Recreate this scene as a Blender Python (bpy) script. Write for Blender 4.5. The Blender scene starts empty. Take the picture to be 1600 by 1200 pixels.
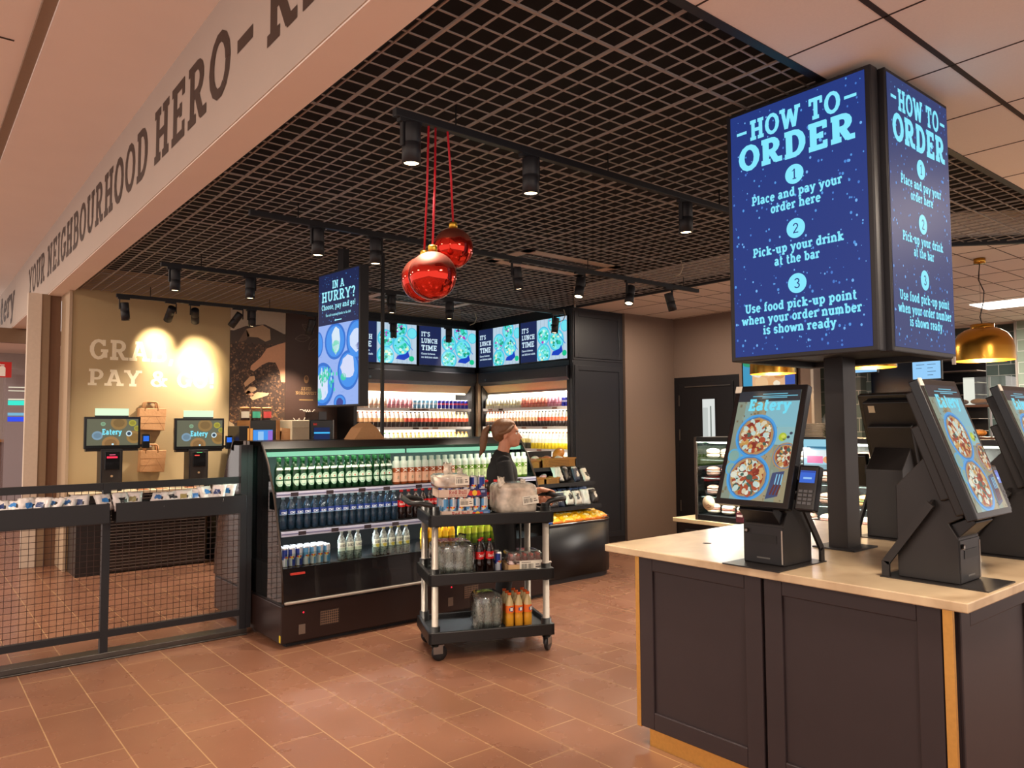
import bpy, math, random
from mathutils import Matrix, Vector
rnd = random.Random(11)
S = bpy.context.scene
COL = S.collection
PI = math.pi
# ---------------------------------------------------------------- camera
F = 1171.63
YAW, PITCH, ROLL = 0.682757, 0.0554393, -0.005748
_fw = Vector((math.sin(YAW)*math.cos(PITCH), math.cos(YAW)*math.cos(PITCH), math.sin(PITCH)))
_r0 = Vector((math.cos(YAW), -math.sin(YAW), 0)); _u0 = _r0.cross(_fw)
_r = _r0*math.cos(ROLL)+_u0*math.sin(ROLL); _u = -_r0*math.sin(ROLL)+_u0*math.cos(ROLL)
EYE = Vector((0, 0, 1.6))
cam_d = bpy.data.cameras.new('camera'); cam = bpy.data.objects.new('camera', cam_d); COL.objects.link(cam)
cam_d.sensor_width = 36; cam_d.lens = F/1600*36; cam_d.clip_start = .05
cam.matrix_world = Matrix(((_r.x, _u.x, -_fw.x, EYE.x), (_r.y, _u.y, -_fw.y, EYE.y), (_r.z, _u.z, -_fw.z, EYE.z), (0, 0, 0, 1)))
S.camera = cam
def on(x, y, ax, v):
    """the point of the plane ax = v (metres) seen at x, y of the 1600 x 1200 photograph: used to survey the real planes of the shop"""
    d = (x-800)*_r+(600-y)*_u+F*_fw; i = 'XYZ'.index(ax)
    return EYE+d*((v-EYE[i])/d[i])
# ---------------------------------------------------------------- light and exposure
S.view_settings.view_transform = 'Standard'; S.view_settings.look = 'None'; S.view_settings.gamma = 1
S.view_settings.use_curve_mapping = False; S.view_settings.exposure = 0.0
S.cycles.max_bounces = 7; S.cycles.diffuse_bounces = 4; S.cycles.glossy_bounces = 4; S.cycles.transmission_bounces = 7
S.cycles.transparent_max_bounces = 12; S.cycles.use_denoising = True; S.cycles.sample_clamp_indirect = 4; S.cycles.caustics_reflective = False; S.cycles.caustics_refractive = False
W = bpy.data.worlds.new('world'); S.world = W; W.use_nodes = True
W.node_tree.nodes['Background'].inputs[0].default_value = (1.0, .87, .80, 1); W.node_tree.nodes['Background'].inputs[1].default_value = 1.4
def lamp(kind, loc, power, col=(1, .8, .6), aim=None, **k):
    d = bpy.data.lights.new('light', kind); d.energy = power; d.color = col
    for a, b in k.items(): setattr(d, a, b)
    o = bpy.data.objects.new('light', d); COL.objects.link(o); o.location = loc
    if aim is not None: o.rotation_euler = (Vector(aim)-Vector(loc)).to_track_quat('-Z', 'Y').to_euler()
    return o
WARM = (1, .83, .66); NEUT = (1, .92, .82); COOL = (.80, .93, 1.0)
# unseen area lamps added to light the concourse, behind and beside the camera
for x, y, p in ((-3.2, -1.0, 150), (-3.2, 4.2, 170), (-2.4, 8.6, 170), (-1.6, 12.5, 150)):
    lamp('AREA', (x, y, 3.9), p, WARM, (x, y, 0), size=.7)
for x, y, p in ((2.2, .2, 110), (5.4, .3, 80)):
    lamp('AREA', (x, y, 3.1), p, WARM, (x, y, 0), size=.5)
# unseen spots added to brighten the concourse floor, whose bounce lifts the ceilings
for x, y, p in ((-.5, 4.3, 520), (-.6, .4, 480), (-2.6, 2.4, 420), (-.6, 8.2, 380)):
    lamp('SPOT', (x, y, 3.92), p, WARM, (x, y, 0), spot_size=1.45, spot_blend=.7, shadow_soft_size=.08)
# kitchen ceiling panels beyond the bar
lamp('AREA', (11.3, 3.4, 3.1), 260, NEUT, (11.3, 3.4, 0), size=1.2)
lamp('AREA', (7.6, 6.0, 3.1), 50, WARM, (7.6, 6.0, 0), size=.5)
# ---------------------------------------------------------------- materials
def lin(c):
    if isinstance(c, str): c = tuple(int(c[i:i+2], 16) for i in (0, 2, 4))
    r = []
    for v in c[:3]:
        v = v/255
        r.append(v/12.92 if v <= .04045 else ((v+.055)/1.055)**2.4)
    return (*r, 1)
MATS = {}
def pm(name, col=None, rough=.5, metal=0, trans=0, emit=0, ior=1.45, var=.08, nscale=30, bump=0, alpha=1, coat=0, spec=.5, glowcol=None):
    """principled material with a little procedural variation; col None = the mesh's painted colours"""
    if name in MATS: return MATS[name]
    m = bpy.data.materials.new(name); m.use_nodes = True; n = m.node_tree; b = n.nodes['Principled BSDF']; L = n.links
    b.inputs['Roughness'].default_value = rough; b.inputs['Metallic'].default_value = metal; b.inputs['IOR'].default_value = ior
    b.inputs['Transmission Weight'].default_value = trans; b.inputs['Alpha'].default_value = alpha; b.inputs['Coat Weight'].default_value = coat
    b.inputs['Specular IOR Level'].default_value = spec
    if col is None:
        src = n.nodes.new('ShaderNodeAttribute'); src.attribute_name = 'Col'; out = src.outputs['Color']
    else:
        src = n.nodes.new('ShaderNodeRGB'); src.outputs[0].default_value = lin(col); out = src.outputs[0]
    if emit:
        L.new(out, b.inputs['Emission Color']); b.inputs['Emission Strength'].default_value = emit; b.inputs['Base Color'].default_value = (.01, .01, .012, 1)
        if glowcol: b.inputs['Base Color'].default_value = lin(glowcol)
    else:
        tc = n.nodes.new('ShaderNodeTexCoord'); nz = n.nodes.new('ShaderNodeTexNoise'); nz.inputs['Scale'].default_value = nscale; nz.inputs['Detail'].default_value = 4
        L.new(tc.outputs['Object'], nz.inputs['Vector'])
        if var:
            mp = n.nodes.new('ShaderNodeMapRange'); mp.inputs['To Min'].default_value = 1-var; mp.inputs['To Max'].default_value = 1+var
            L.new(nz.outputs['Fac'], mp.inputs['Value'])
            hs = n.nodes.new('ShaderNodeHueSaturation'); L.new(mp.outputs[0], hs.inputs['Value']); L.new(out, hs.inputs['Color']); out = hs.outputs[0]
        L.new(out, b.inputs['Base Color'])
        if bump:
            bp = n.nodes.new('ShaderNodeBump'); bp.inputs['Strength'].default_value = bump; bp.inputs['Distance'].default_value = .01
            L.new(nz.outputs['Fac'], bp.inputs['Height']); L.new(bp.outputs[0], b.inputs['Normal'])
    MATS[name] = m; return m
# ---------------------------------------------------------------- mesh builder
class MB:
    def __init__(s, col=(128, 128, 128), smooth=False):
        s.v = []; s.f = []; s.c = []; s.mi = []; s.sm = []; s.M = Matrix(); s.col = col; s.m = 0; s.smooth = smooth
    def P(s, p):
        s.v.append(s.M @ Vector(p)); return len(s.v)-1
    def ids(s, f, col=None, smooth=None):
        s.f.append(f); s.c.append(lin(s.col if col is None else col)); s.mi.append(s.m); s.sm.append(s.smooth if smooth is None else smooth)
    def poly(s, pts, col=None): s.ids([s.P(p) for p in pts], col, False); return s
    def box(s, x0, y0, z0, x1, y1, z1, col=None):
        i = [s.P(p) for p in ((x0, y0, z0), (x1, y0, z0), (x1, y1, z0), (x0, y1, z0), (x0, y0, z1), (x1, y0, z1), (x1, y1, z1), (x0, y1, z1))]
        for q in ((0, 3, 2, 1), (4, 5, 6, 7), (0, 1, 5, 4), (1, 2, 6, 5), (2, 3, 7, 6), (3, 0, 4, 7)): s.ids([i[k] for k in q], col, False)
        return s
    def cbox(s, c, w, d, h, col=None): return s.box(c[0]-w/2, c[1]-d/2, c[2]-h/2, c[0]+w/2, c[1]+d/2, c[2]+h/2, col)
    def bar(s, p0, p1, w, h, col=None, up=(0, 0, 1)):
        p0 = Vector(p0); p1 = Vector(p1); d = (p1-p0).normalized(); a = d.cross(Vector(up))
        if a.length < 1e-4: a = d.cross(Vector((0, 1, 0)))
        a.normalize(); b = a.cross(d)
        i = []
        for p in (p0, p1):
            for sa, sb in ((-1, -1), (1, -1), (1, 1), (-1, 1)): i.append(s.P(p+a*(sa*w/2)+b*(sb*h/2)))
        for q in ((3, 2, 1, 0), (4, 5, 6, 7), (0, 1, 5, 4), (1, 2, 6, 5), (2, 3, 7, 6), (3, 0, 4, 7)): s.ids([i[k] for k in q], col, False)
        return s
    def prism(s, pts, ax, a, b, col=None):
        """outline pts (2-D) swept along axis ax from a to b; the other two axes in xyz order"""
        def mk(p, t): return {'x': (t, p[0], p[1]), 'y': (p[0], t, p[1]), 'z': (p[0], p[1], t)}[ax]
        n = len(pts); A = [s.P(mk(p, a)) for p in pts]; B = [s.P(mk(p, b)) for p in pts]
        area = sum(pts[k][0]*pts[(k+1) % n][1]-pts[(k+1) % n][0]*pts[k][1] for k in range(n))
        flip = (area > 0) ^ (ax == 'y') ^ (b < a)
        for k in range(n):
            q = [A[k], A[(k+1) % n], B[(k+1) % n], B[k]]
            s.ids(q if flip else q[::-1], col, s.smooth)
        s.ids(A[::-1] if flip else A, col, False); s.ids(B if flip else B[::-1], col, False)
        return s
    def lathe(s, prof, at=(0, 0, 0), n=16, cols=None, mats=None, axis=None, smooth=True):
        """profile (r, z) from bottom to top about z; cols / mats give one per segment"""
        X = s.M
        s.M = X @ Matrix.Translation(at)
        if axis is not None: s.M = s.M @ Vector((0, 0, 1)).rotation_difference(Vector(axis)).to_matrix().to_4x4()
        rings = []
        for r, z in prof:
            rings.append([s.P((0, 0, z))] if r < 1e-6 else [s.P((r*math.cos(2*PI*k/n), r*math.sin(2*PI*k/n), z)) for k in range(n)])
        m0 = s.m
        for j in range(len(prof)-1):
            c = cols[j] if cols else None
            if mats: s.m = mats[j]
            A, B = rings[j], rings[j+1]
            for k in range(n):
                k2 = (k+1) % n
                if len(A) == 1 and len(B) == 1: continue
                if len(A) == 1: s.ids([A[0], B[k2], B[k]], c, smooth)
                elif len(B) == 1: s.ids([A[k], A[k2], B[0]], c, smooth)
                else: s.ids([A[k], A[k2], B[k2], B[k]], c, smooth)
        s.m = m0; s.M = X; return s
    def cyl(s, p0, p1, r, r1=None, n=14, col=None):
        p0 = Vector(p0); p1 = Vector(p1); L = (p1-p0).length; r1 = r if r1 is None else r1
        A = s.smooth
        return s.lathe([(0, 0), (r, 0), (r, 0), (r1, L), (r1, L), (0, L)], p0, n, [col]*5, None, (p1-p0).normalized())
    def tube(s, path, r, n=8, col=None, closed=False, rs=None):
        pts = [Vector(p) for p in path]; N = len(pts); prev = None; rings = []
        for k in range(N):
            if closed: t = pts[(k+1) % N]-pts[k-1]
            else: t = pts[min(k+1, N-1)]-pts[max(k-1, 0)]
            t.normalize()
            if prev is None:
                a = t.cross(Vector((0, 0, 1)));  a = a if a.length > 1e-3 else t.cross(Vector((1, 0, 0)))
            else: a = prev-t*prev.dot(t)
            a.normalize(); prev = a; b = t.cross(a); rr = rs[k] if rs else r
            rings.append([s.P(pts[k]+a*(rr*math.cos(2*PI*j/n))+b*(rr*math.sin(2*PI*j/n))) for j in range(n)])
        for k in range(N if closed else N-1):
            A, B = rings[k], rings[(k+1) % N]
            for j in range(n): s.ids([A[j], A[(j+1) % n], B[(j+1) % n], B[j]], col, True)
        if not closed:
            s.ids(rings[0][::-1], col, False); s.ids(rings[-1], col, False)
        return s
    def ball(s, c, rx, ry=None, rz=None, nu=16, nv=10, col=None, fn=None, R=None):
        ry = rx if ry is None else ry; rz = rx if rz is None else rz; rows = []
        for i in range(nv+1):
            t = -PI/2+PI*i/nv; row = []
            for k in range(1 if i in (0, nv) else nu):
                a = 2*PI*k/nu; p = Vector((rx*math.cos(t)*math.cos(a), ry*math.cos(t)*math.sin(a), rz*math.sin(t)))
                if fn: p = fn(p)
                if R: p = R @ p
                row.append(s.P(Vector(c)+p))
            rows.append(row)
        for i in range(nv):
            A, B = rows[i], rows[i+1]
            for k in range(nu):
                k2 = (k+1) % nu
                if len(A) == 1: s.ids([A[0], B[k2], B[k]], col, True)
                elif len(B) == 1: s.ids([A[k], A[k2], B[0]], col, True)
                else: s.ids([A[k], A[k2], B[k2], B[k]], col, True)
        return s
    def pouch(s, c, w, d, h, R=None, col=None, cols=None, jitter=.12, n=10, sd=0):
        """crumpled flat bag: pillow lens w x d, thickness h, sealed edge all round"""
        q = random.Random(sd); g = {}
        R = R or Matrix()
        for side in (1, -1):
            for i in range(n+1):
                for j in range(n+1):
                    u = i/n*2-1; v = j/n*2-1; e = max(0, (1-u**4)*(1-v**4))**.6
                    edge = i in (0, n) or j in (0, n)
                    if edge and side < 0: continue
                    z = side*h/2*e*(1+q.uniform(-jitter, jitter)*4)
                    p = Vector((u*w/2*(1-.06*e)+q.uniform(-1, 1)*jitter*w*.08, v*d/2*(1-.06*e)+q.uniform(-1, 1)*jitter*d*.08, z if not edge else q.uniform(-1, 1)*h*jitter))
                    g[(side, i, j)] = s.P(Vector(c)+(R @ p))
                    if edge: g[(-1, i, j)] = g[(1, i, j)]
            for i in range(n):
                for j in range(n):
                    f = [g[(side, i, j)], g[(side, i+1, j)], g[(side, i+1, j+1)], g[(side, i, j+1)]]
                    cc = cols(i/n, j/n, side) if cols else col
                    s.ids(f if side > 0 else f[::-1], cc, True)
        return s
    def build(s, name, mats, parent=None, loc=None, rot=None, bevel=0, seg=2, sub=0, hard=None):
        me = bpy.data.meshes.new(name); me.from_pydata([tuple(v) for v in s.v], [], s.f)
        for m in (mats if isinstance(mats, (list, tuple)) else [mats]): me.materials.append(m)
        me.polygons.foreach_set('material_index', s.mi); me.polygons.foreach_set('use_smooth', s.sm)
        at = me.color_attributes.new('Col', 'FLOAT_COLOR', 'CORNER'); buf = []
        for f, c in zip(s.f, s.c): buf += list(c)*len(f)
        at.data.foreach_set('color', buf); me.update()
        o = bpy.data.objects.new(name, me); COL.objects.link(o)
        if parent is not None: o.parent = parent
        if loc is not None: o.location = loc
        if rot is not None: o.rotation_euler = rot
        if bevel:
            b = o.modifiers.new('bevel', 'BEVEL'); b.width = bevel; b.segments = seg; b.limit_method = 'ANGLE'; b.angle_limit = .7
        if sub:
            b = o.modifiers.new('sub', 'SUBSURF'); b.levels = sub; b.render_levels = sub
        return o
def tag(o, label, cat, group=None):
    o['label'] = label; o['category'] = cat
    if group: o['group'] = group
    return o
def thing(name, label, cat, loc=(0, 0, 0), rz=0, group=None, M=None):
    o = bpy.data.objects.new(name, None); COL.objects.link(o); o.empty_display_size = .05
    o.location = loc; o.rotation_euler = (0, 0, rz)
    if M is not None: o.matrix_world = M
    return tag(o, label, cat, group)
def struct(o): o['kind'] = 'structure'; return o
def dup(src, loc=None, rz=None, label=None, group=None, scale=None):
    c = src.copy(); COL.objects.link(c)
    if loc is not None: c.location = loc
    if rz is not None: c.rotation_euler = (0, 0, rz)
    if label: c['label'] = label
    if group: c['group'] = group
    if scale: c.scale = scale
    for ch in list(src.children):
        d = ch.copy(); COL.objects.link(d); d.parent = c
        for g in list(ch.children):
            e = g.copy(); COL.objects.link(e); e.parent = d
    return c
ORD = 'first second third fourth fifth sixth seventh eighth ninth tenth eleventh twelfth thirteenth fourteenth fifteenth sixteenth seventeenth eighteenth nineteenth twentieth twenty-first twenty-second twenty-third twenty-fourth twenty-fifth twenty-sixth twenty-seventh twenty-eighth twenty-ninth thirtieth thirty-first thirty-second thirty-third thirty-fourth thirty-fifth'.split()
# common materials
PRINT = pm('printed_colour', None, .45); PRINTG = pm('printed_gloss', None, .2, coat=.3, var=.03); SCREEN = pm('lit_screen', None, .45, emit=1.0, spec=.08); 
BLACKM = pm('black_powder_coat', '17161a', .5, var=.15, nscale=80); BLACKG = pm('black_gloss_plastic', '0d0d10', .22); BLACKS = pm('black_satin_plastic', '141316', .4)
DARKW = pm('dark_painted_wood', '2d2426', .42, var=.1, nscale=12); STEEL = pm('brushed_steel', '8d8a86', .28, 1); ALU = pm('anodised_aluminium', 'a89e94', .5, .5)
BRASS = pm('brushed_brass', 'd8a85c', .38, .85, var=.12, nscale=60); GLASS = pm('clear_glass', 'ffffff', .02, trans=1, ior=1.05, var=0, spec=.5)
LENS = pm('lamp_lens', 'ffe2b0', .3, emit=9); LED = pm('cool_led_strip', '8fdcb4', .3, emit=.95); LEDW = pm('white_led_strip', 'fff4e2', .3, emit=4.5)
KRAFT = pm('kraft_paper', 'b98a5e', .75, bump=.3, nscale=40); PAPER = pm('white_paper', 'e6e0d4', .7)
def clear(name, tint, rough=.03, milk=0.0, milkcol='e8e4da', refl=1.0, bump=0, bscale=60):
    """thin clear sheet: tinted see-through, a share of milky diffuse, fresnel gloss"""
    if name in MATS: return MATS[name]
    m = bpy.data.materials.new(name); m.use_nodes = True; n = m.node_tree; L = n.links; n.nodes.clear()
    o = n.nodes.new('ShaderNodeOutputMaterial'); t = n.nodes.new('ShaderNodeBsdfTransparent'); t.inputs[0].default_value = lin(tint)
    d = n.nodes.new('ShaderNodeBsdfDiffuse'); d.inputs[0].default_value = lin(milkcol); g = n.nodes.new('ShaderNodeBsdfGlossy'); g.inputs['Roughness'].default_value = rough
    a = n.nodes.new('ShaderNodeMixShader'); b = n.nodes.new('ShaderNodeMixShader'); fr = n.nodes.new('ShaderNodeFresnel'); fr.inputs[0].default_value = 1.5
    tc = n.nodes.new('ShaderNodeTexCoord'); nz = n.nodes.new('ShaderNodeTexNoise'); nz.inputs['Scale'].default_value = bscale; L.new(tc.outputs['Object'], nz.inputs[0])
    if milk:
        mr = n.nodes.new('ShaderNodeMapRange'); mr.inputs['From Min'].default_value = .3; mr.inputs['From Max'].default_value = .75; mr.inputs['To Min'].default_value = milk*.55; mr.inputs['To Max'].default_value = min(1, milk*1.5); L.new(nz.outputs['Fac'], mr.inputs['Value']); L.new(mr.outputs[0], a.inputs[0])
    else: a.inputs[0].default_value = 0
    L.new(t.outputs[0], a.inputs[1]); L.new(d.outputs[0], a.inputs[2])
    mm = n.nodes.new('ShaderNodeMath'); mm.operation = 'MULTIPLY'; mm.inputs[1].default_value = refl; L.new(fr.outputs[0], mm.inputs[0]); L.new(mm.outputs[0], b.inputs[0])
    L.new(a.outputs[0], b.inputs[1]); L.new(g.outputs[0], b.inputs[2]); L.new(b.outputs[0], o.inputs[0])
    if bump:
        bp = n.nodes.new('ShaderNodeBump'); bp.inputs['Strength'].default_value = bump; bp.inputs['Distance'].default_value = .01; L.new(nz.outputs['Fac'], bp.inputs['Height'])
        for q in (g, fr, d): L.new(bp.outputs[0], q.inputs['Normal'])
    MATS[name] = m; return m
PANE = clear('clear_pane', 'eef6f2', refl=1.5); WRAP = clear('shrink_wrap', 'fafaf6', .1, .08, 'f0ece2', 2.4, .25, 16); MILKY = clear('milky_wrap', 'f4ece0', .18, .7, 'f2e2cf', 1.6, .35, 14)
PET = clear('clear_bottle', 'd6e2de', .06, .38, 'd2ded6', 1.8, .3, 70)
# ---------------------------------------------------------------- slab lettering: strokes l(ine) a(rc) s(erif)
G = {}
def _g(ch, w, spec):
    out = []
    for t in spec.split(';'):
        t = t.strip()
        if t: out.append((t[0], [float(x) for x in t[1:].split(',')]))
    G[ch] = (w, out)
for _ch, _w, _s in (
 ('A', .94, 'l.16,0,.45,1;l.78,0,.49,1;l.28,.33,.66,.33,.13;s.16,0;s.78,0;s.40,1,.15'), ('B', .82, 'l.22,0,.22,1;l.04,.93,.45,.93,.14;l.22,.52,.48,.52,.13;l.04,.07,.47,.07,.14;a.45,.725,.2,.205,-90,90;a.48,.295,.23,.225,-90,90'),
 ('C', .8, 'a.43,.5,.31,.43,42,318;l.68,.66,.68,.98,.12'), ('D', .88, 'l.22,0,.22,1;l.04,.93,.42,.93,.14;l.04,.07,.42,.07,.14;a.42,.5,.32,.43,-90,90'),
 ('E', .78, 'l.22,0,.22,1;l.04,.93,.71,.93,.14;l.22,.5,.52,.5,.13;l.04,.07,.72,.07,.14;l.65,.72,.65,1,.12;l.66,0,.66,.28,.12;l.52,.38,.52,.62,.11'), ('F', .74, 'l.22,0,.22,1;l.04,.93,.7,.93,.14;l.22,.48,.52,.48,.13;l.64,.7,.64,1,.12;s.22,0'),
 ('G', .88, 'a.44,.5,.31,.43,42,340;l.54,.44,.88,.44,.13;l.74,.1,.74,.44;l.69,.68,.69,.98,.12'), ('H', .92, 'l.22,0,.22,1;l.7,0,.7,1;l.22,.5,.7,.5,.14;s.22,0;s.22,1;s.7,0;s.7,1'),
 ('I', .44, 'l.22,0,.22,1;s.22,0;s.22,1'), ('K', .9, 'l.22,0,.22,1;l.25,.42,.68,1;l.36,.55,.7,0;s.22,0;s.22,1;s.72,0,.16;s.68,1,.16'), ('L', .72, 'l.22,0,.22,1;s.22,1;l.04,.07,.67,.07,.14;l.61,0,.61,.3,.12'),
 ('M', 1.1, 'l.2,0,.2,1;l.9,0,.9,1;l.2,1,.55,.22;l.9,1,.55,.22;s.2,0;s.9,0;s.14,1,.16;s.96,1,.16'), ('N', .94, 'l.2,0,.2,1;l.72,0,.72,1;l.2,1,.72,0;s.2,0;s.12,1,.16;s.72,1'), ('O', .88, 'a.44,.5,.33,.43,0,360'),
 ('P', .8, 'l.22,0,.22,1;l.04,.93,.45,.93,.14;l.22,.43,.45,.43,.14;a.45,.68,.23,.25,-90,90;s.22,0,.22'), ('Q', .9, 'a.44,.5,.33,.43,0,360;l.5,.25,.78,-.08'), ('R', .9, 'l.22,0,.22,1;l.04,.93,.45,.93,.14;l.22,.48,.45,.48,.14;a.45,.705,.22,.225,-90,90;l.44,.48,.68,.03;s.22,0;s.75,0,.14'),
 ('S', .74, 'a.36,.72,.24,.21,15,270;a.36,.29,.25,.22,-165,90;l.6,.72,.6,1,.11;l.12,0,.12,.28,.11'), ('T', .84, 'l.42,0,.42,1;l.06,.93,.78,.93,.14;l.11,.68,.11,1,.12;l.73,.68,.73,1,.12;s.42,0'), ('U', .92, 'l.2,.34,.2,1;l.72,.34,.72,1;a.46,.36,.26,.29,180,360;s.2,1;s.72,1'),
 ('V', .9, 'l.14,1,.45,0;l.76,1,.45,0;s.14,1,.17;s.76,1,.17'), ('W', 1.18, 'l.14,1,.36,0;l.36,0,.59,.9;l.59,.9,.82,0;l.82,0,1.04,1;s.14,1,.17;s1.04,1,.17'), ('Y', .9, 'l.14,1,.45,.42;l.76,1,.45,.42;l.45,0,.45,.46;s.45,0;s.14,1,.17;s.76,1,.17'),
 ('&', .98, 'a.42,.76,.19,.18,0,360;a.38,.27,.26,.21,50,350;l.28,.64,.84,.02;l.64,.5,.94,.5,.12;l.78,.5,.62,.16,.14'), ('!', .36, 'l.18,.3,.18,1;l.18,0,.18,.18'), ('?', .64, 'a.3,.74,.2,.2,-60,170;l.34,.28,.4,.58;l.34,0,.34,.18'), (',', .32, 'l.18,.16,.1,-.18,.16'), ("'", .26, 'l.13,.7,.13,1,.13'), ('.', .28, 'l.14,0,.14,.17'), (':', .28, 'l.14,0,.14,.17;l.14,.5,.14,.67'),
 ('-', .5, 'l.06,.42,.44,.42,.14'), ('\u2013', .8, 'l.06,.46,.74,.46,.14'), (' ', .36, ''), ('1', .6, 'l.32,0,.32,1;l.34,.96,.12,.8,.13;s.32,0'), ('2', .7, 'a.34,.7,.22,.24,-20,170;l.54,.6,.14,.08;l.08,.07,.62,.07,.14'), ('3', .7, 'a.33,.73,.21,.2,-90,160;a.33,.28,.24,.22,-160,90'), ('0', .74, 'a.37,.5,.26,.43,0,360'),
 ('a', .72, 'a.3,.22,.18,.16,0,360;l.52,0,.52,.5;a.33,.5,.19,.16,0,160;s.58,0,.12'), ('b', .76, 'l.2,0,.2,1;a.42,.35,.22,.29,0,360;s.12,1,.14'), ('c', .64, 'a.34,.35,.22,.3,45,315;l.52,.48,.52,.68,.1'), ('d', .8, 'l.58,0,.58,1;a.35,.35,.22,.29,0,360;s.5,1,.14;s.64,0,.12'), ('e', .7, 'a.35,.35,.23,.3,0,320;l.13,.37,.6,.37,.12'),
 ('f', .5, 'l.22,0,.22,.82;a.37,.82,.15,.12,50,180;l.06,.66,.42,.66,.12;s.22,0'), ('g', .72, 'a.33,.42,.2,.23,0,360;l.54,-.06,.54,.68;a.33,-.08,.21,.17,180,360;l.54,.64,.68,.64,.12'), ('h', .82, 'l.2,0,.2,1;a.41,.43,.21,.23,0,180;l.62,0,.62,.44;s.2,0;s.62,0,.17;s.14,1,.14'), ('i', .4, 'l.2,0,.2,.7;s.2,0;s.14,.7,.14;l.2,.82,.2,1'),
 ('k', .8, 'l.2,0,.2,1;l.22,.3,.58,.7;l.34,.42,.62,0;s.2,0;s.14,1,.14;s.66,0,.13;s.58,.7,.14'), ('l', .4, 'l.2,0,.2,1;s.2,0;s.14,1,.14'), ('m', 1.16, 'l.18,0,.18,.7;a.36,.43,.18,.23,0,180;l.54,0,.54,.44;a.73,.43,.19,.23,0,180;l.92,0,.92,.44;s.18,0,.17;s.54,0,.15;s.92,0,.17;s.12,.7,.14'), ('n', .82, 'l.2,0,.2,.7;a.41,.43,.21,.23,0,180;l.62,0,.62,.44;s.2,0;s.62,0,.17;s.14,.7,.14'),
 ('o', .7, 'a.35,.35,.23,.3,0,360'), ('p', .78, 'l.2,-.28,.2,.7;a.42,.36,.22,.29,0,360;s.2,-.28;s.12,.7,.14'), ('r', .58, 'l.2,0,.2,.7;a.42,.42,.22,.24,70,180;l.5,.5,.5,.7,.1;s.2,0,.2;s.12,.7,.14'), ('s', .6, 'a.29,.51,.17,.14,15,270;a.29,.21,.18,.15,-165,90'), ('t', .54, 'l.22,.18,.22,.94;l.05,.64,.46,.64,.12;a.37,.2,.15,.15,180,310'),
 ('u', .82, 'l.2,.25,.2,.7;a.4,.27,.2,.22,180,360;l.6,0,.6,.7;s.12,.7,.14;s.52,.7,.14;s.66,0,.12'), ('v', .74, 'l.12,.7,.37,0;l.62,.7,.37,0;s.12,.7,.15;s.62,.7,.15'), ('w', 1.04, 'l.12,.7,.32,0;l.32,0,.52,.64;l.52,.64,.72,0;l.72,0,.92,.7;s.12,.7,.15;s.92,.7,.15'), ('y', .76, 'l.12,.7,.38,.02;l.62,.7,.3,-.26;l.1,-.22,.32,-.22,.14;s.12,.7,.15;s.62,.7,.15'), ('z', .6, 'l.08,.64,.5,.64,.13;l.5,.62,.1,.06,.14;l.08,.07,.54,.07,.13'),
 ('x', .76, 'l.14,.7,.62,0;l.6,.7,.14,0;s.14,.7,.14;s.6,.7,.14;s.14,0,.14;s.62,0,.14')): _g(_ch, _w, _s)
def twidth(t, tr=.06): return sum(G[c][0]+tr for c in t)-tr
def text(mb, t, x, y, size, col, align='c', fit=None, ws=1.0, bold=.18, tr=.06, z=0.0, slant=0.0, res=14):
    """lettering in the mb.M plane (x right, y up, z out); x, y = baseline anchor"""
    w = twidth(t, tr)*size
    if fit: ws = fit/w
    w *= ws; x0 = x-(w/2 if align == 'c' else w if align == 'r' else 0)
    lay = [0]
    def Q(pts):
        lay[0] = (lay[0]+1) % 40; zz = z+lay[0]*.000012*max(1, size*12)
        mb.poly([(x0+(px+slant*py)*size*ws, y+py*size, zz) for px, py in pts], col)
    for c in t:
        cw, parts = G[c]; off = (x0-x)/size/ws
        for k, a in parts:
            if k == 'l':
                ax, ay, bx, by = a[:4]; th = a[4] if len(a) > 4 else bold
                if len(a) > 4: th = th*bold/.18
                dx, dy = bx-ax, by-ay; l = math.hypot(dx, dy) or 1
                if abs(dx) < 1e-6 or abs(dy) < 1e-6 or abs(dy) < .3*abs(dx): nx, ny = -dy/l*th/2, dx/l*th/2
                else: nx, ny = th/2*(l/abs(dy))*.92, 0          # sloping stems cut level
                Q([(ax+nx, ay+ny), (ax-nx, ay-ny), (bx-nx, by-ny), (bx+nx, by+ny)][::-1])
            elif k == 's':
                h = a[2] if len(a) > 2 else .19; th = .14*bold/.18; yy = (a[1], a[1]+th) if a[1] <= 0 else (a[1]-th, a[1])
                Q([(a[0]-h, yy[0]), (a[0]+h, yy[0]), (a[0]+h, yy[1]), (a[0]-h, yy[1])])
            else:
                cx, cy, rx, ry, d0, d1 = a; n = max(3, int(abs(d1-d0)/360*res+.5)); tv, th = bold/2, bold*.4
                for i in range(n):
                    e0 = math.radians(d0+(d1-d0)*i/n); e1 = math.radians(d0+(d1-d0)*(i+1)/n)
                    f = lambda e, s: (cx+(rx+s*tv)*math.cos(e), cy+(ry+s*th)*math.sin(e))
                    Q([f(e0, -1), f(e0, 1), f(e1, 1), f(e1, -1)])
        x0 += (cw+tr)*size*ws
    return w
def plane(o, xdir, ydir):
    """matrix of a drawing plane: origin, x direction, y direction"""
    X = Vector(xdir).normalized(); Y = Vector(ydir).normalized(); Z = X.cross(Y)
    return Matrix(((X.x, Y.x, Z.x, o[0]), (X.y, Y.y, Z.y, o[1]), (X.z, Y.z, Z.z, o[2]), (0, 0, 0, 1)))
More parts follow.
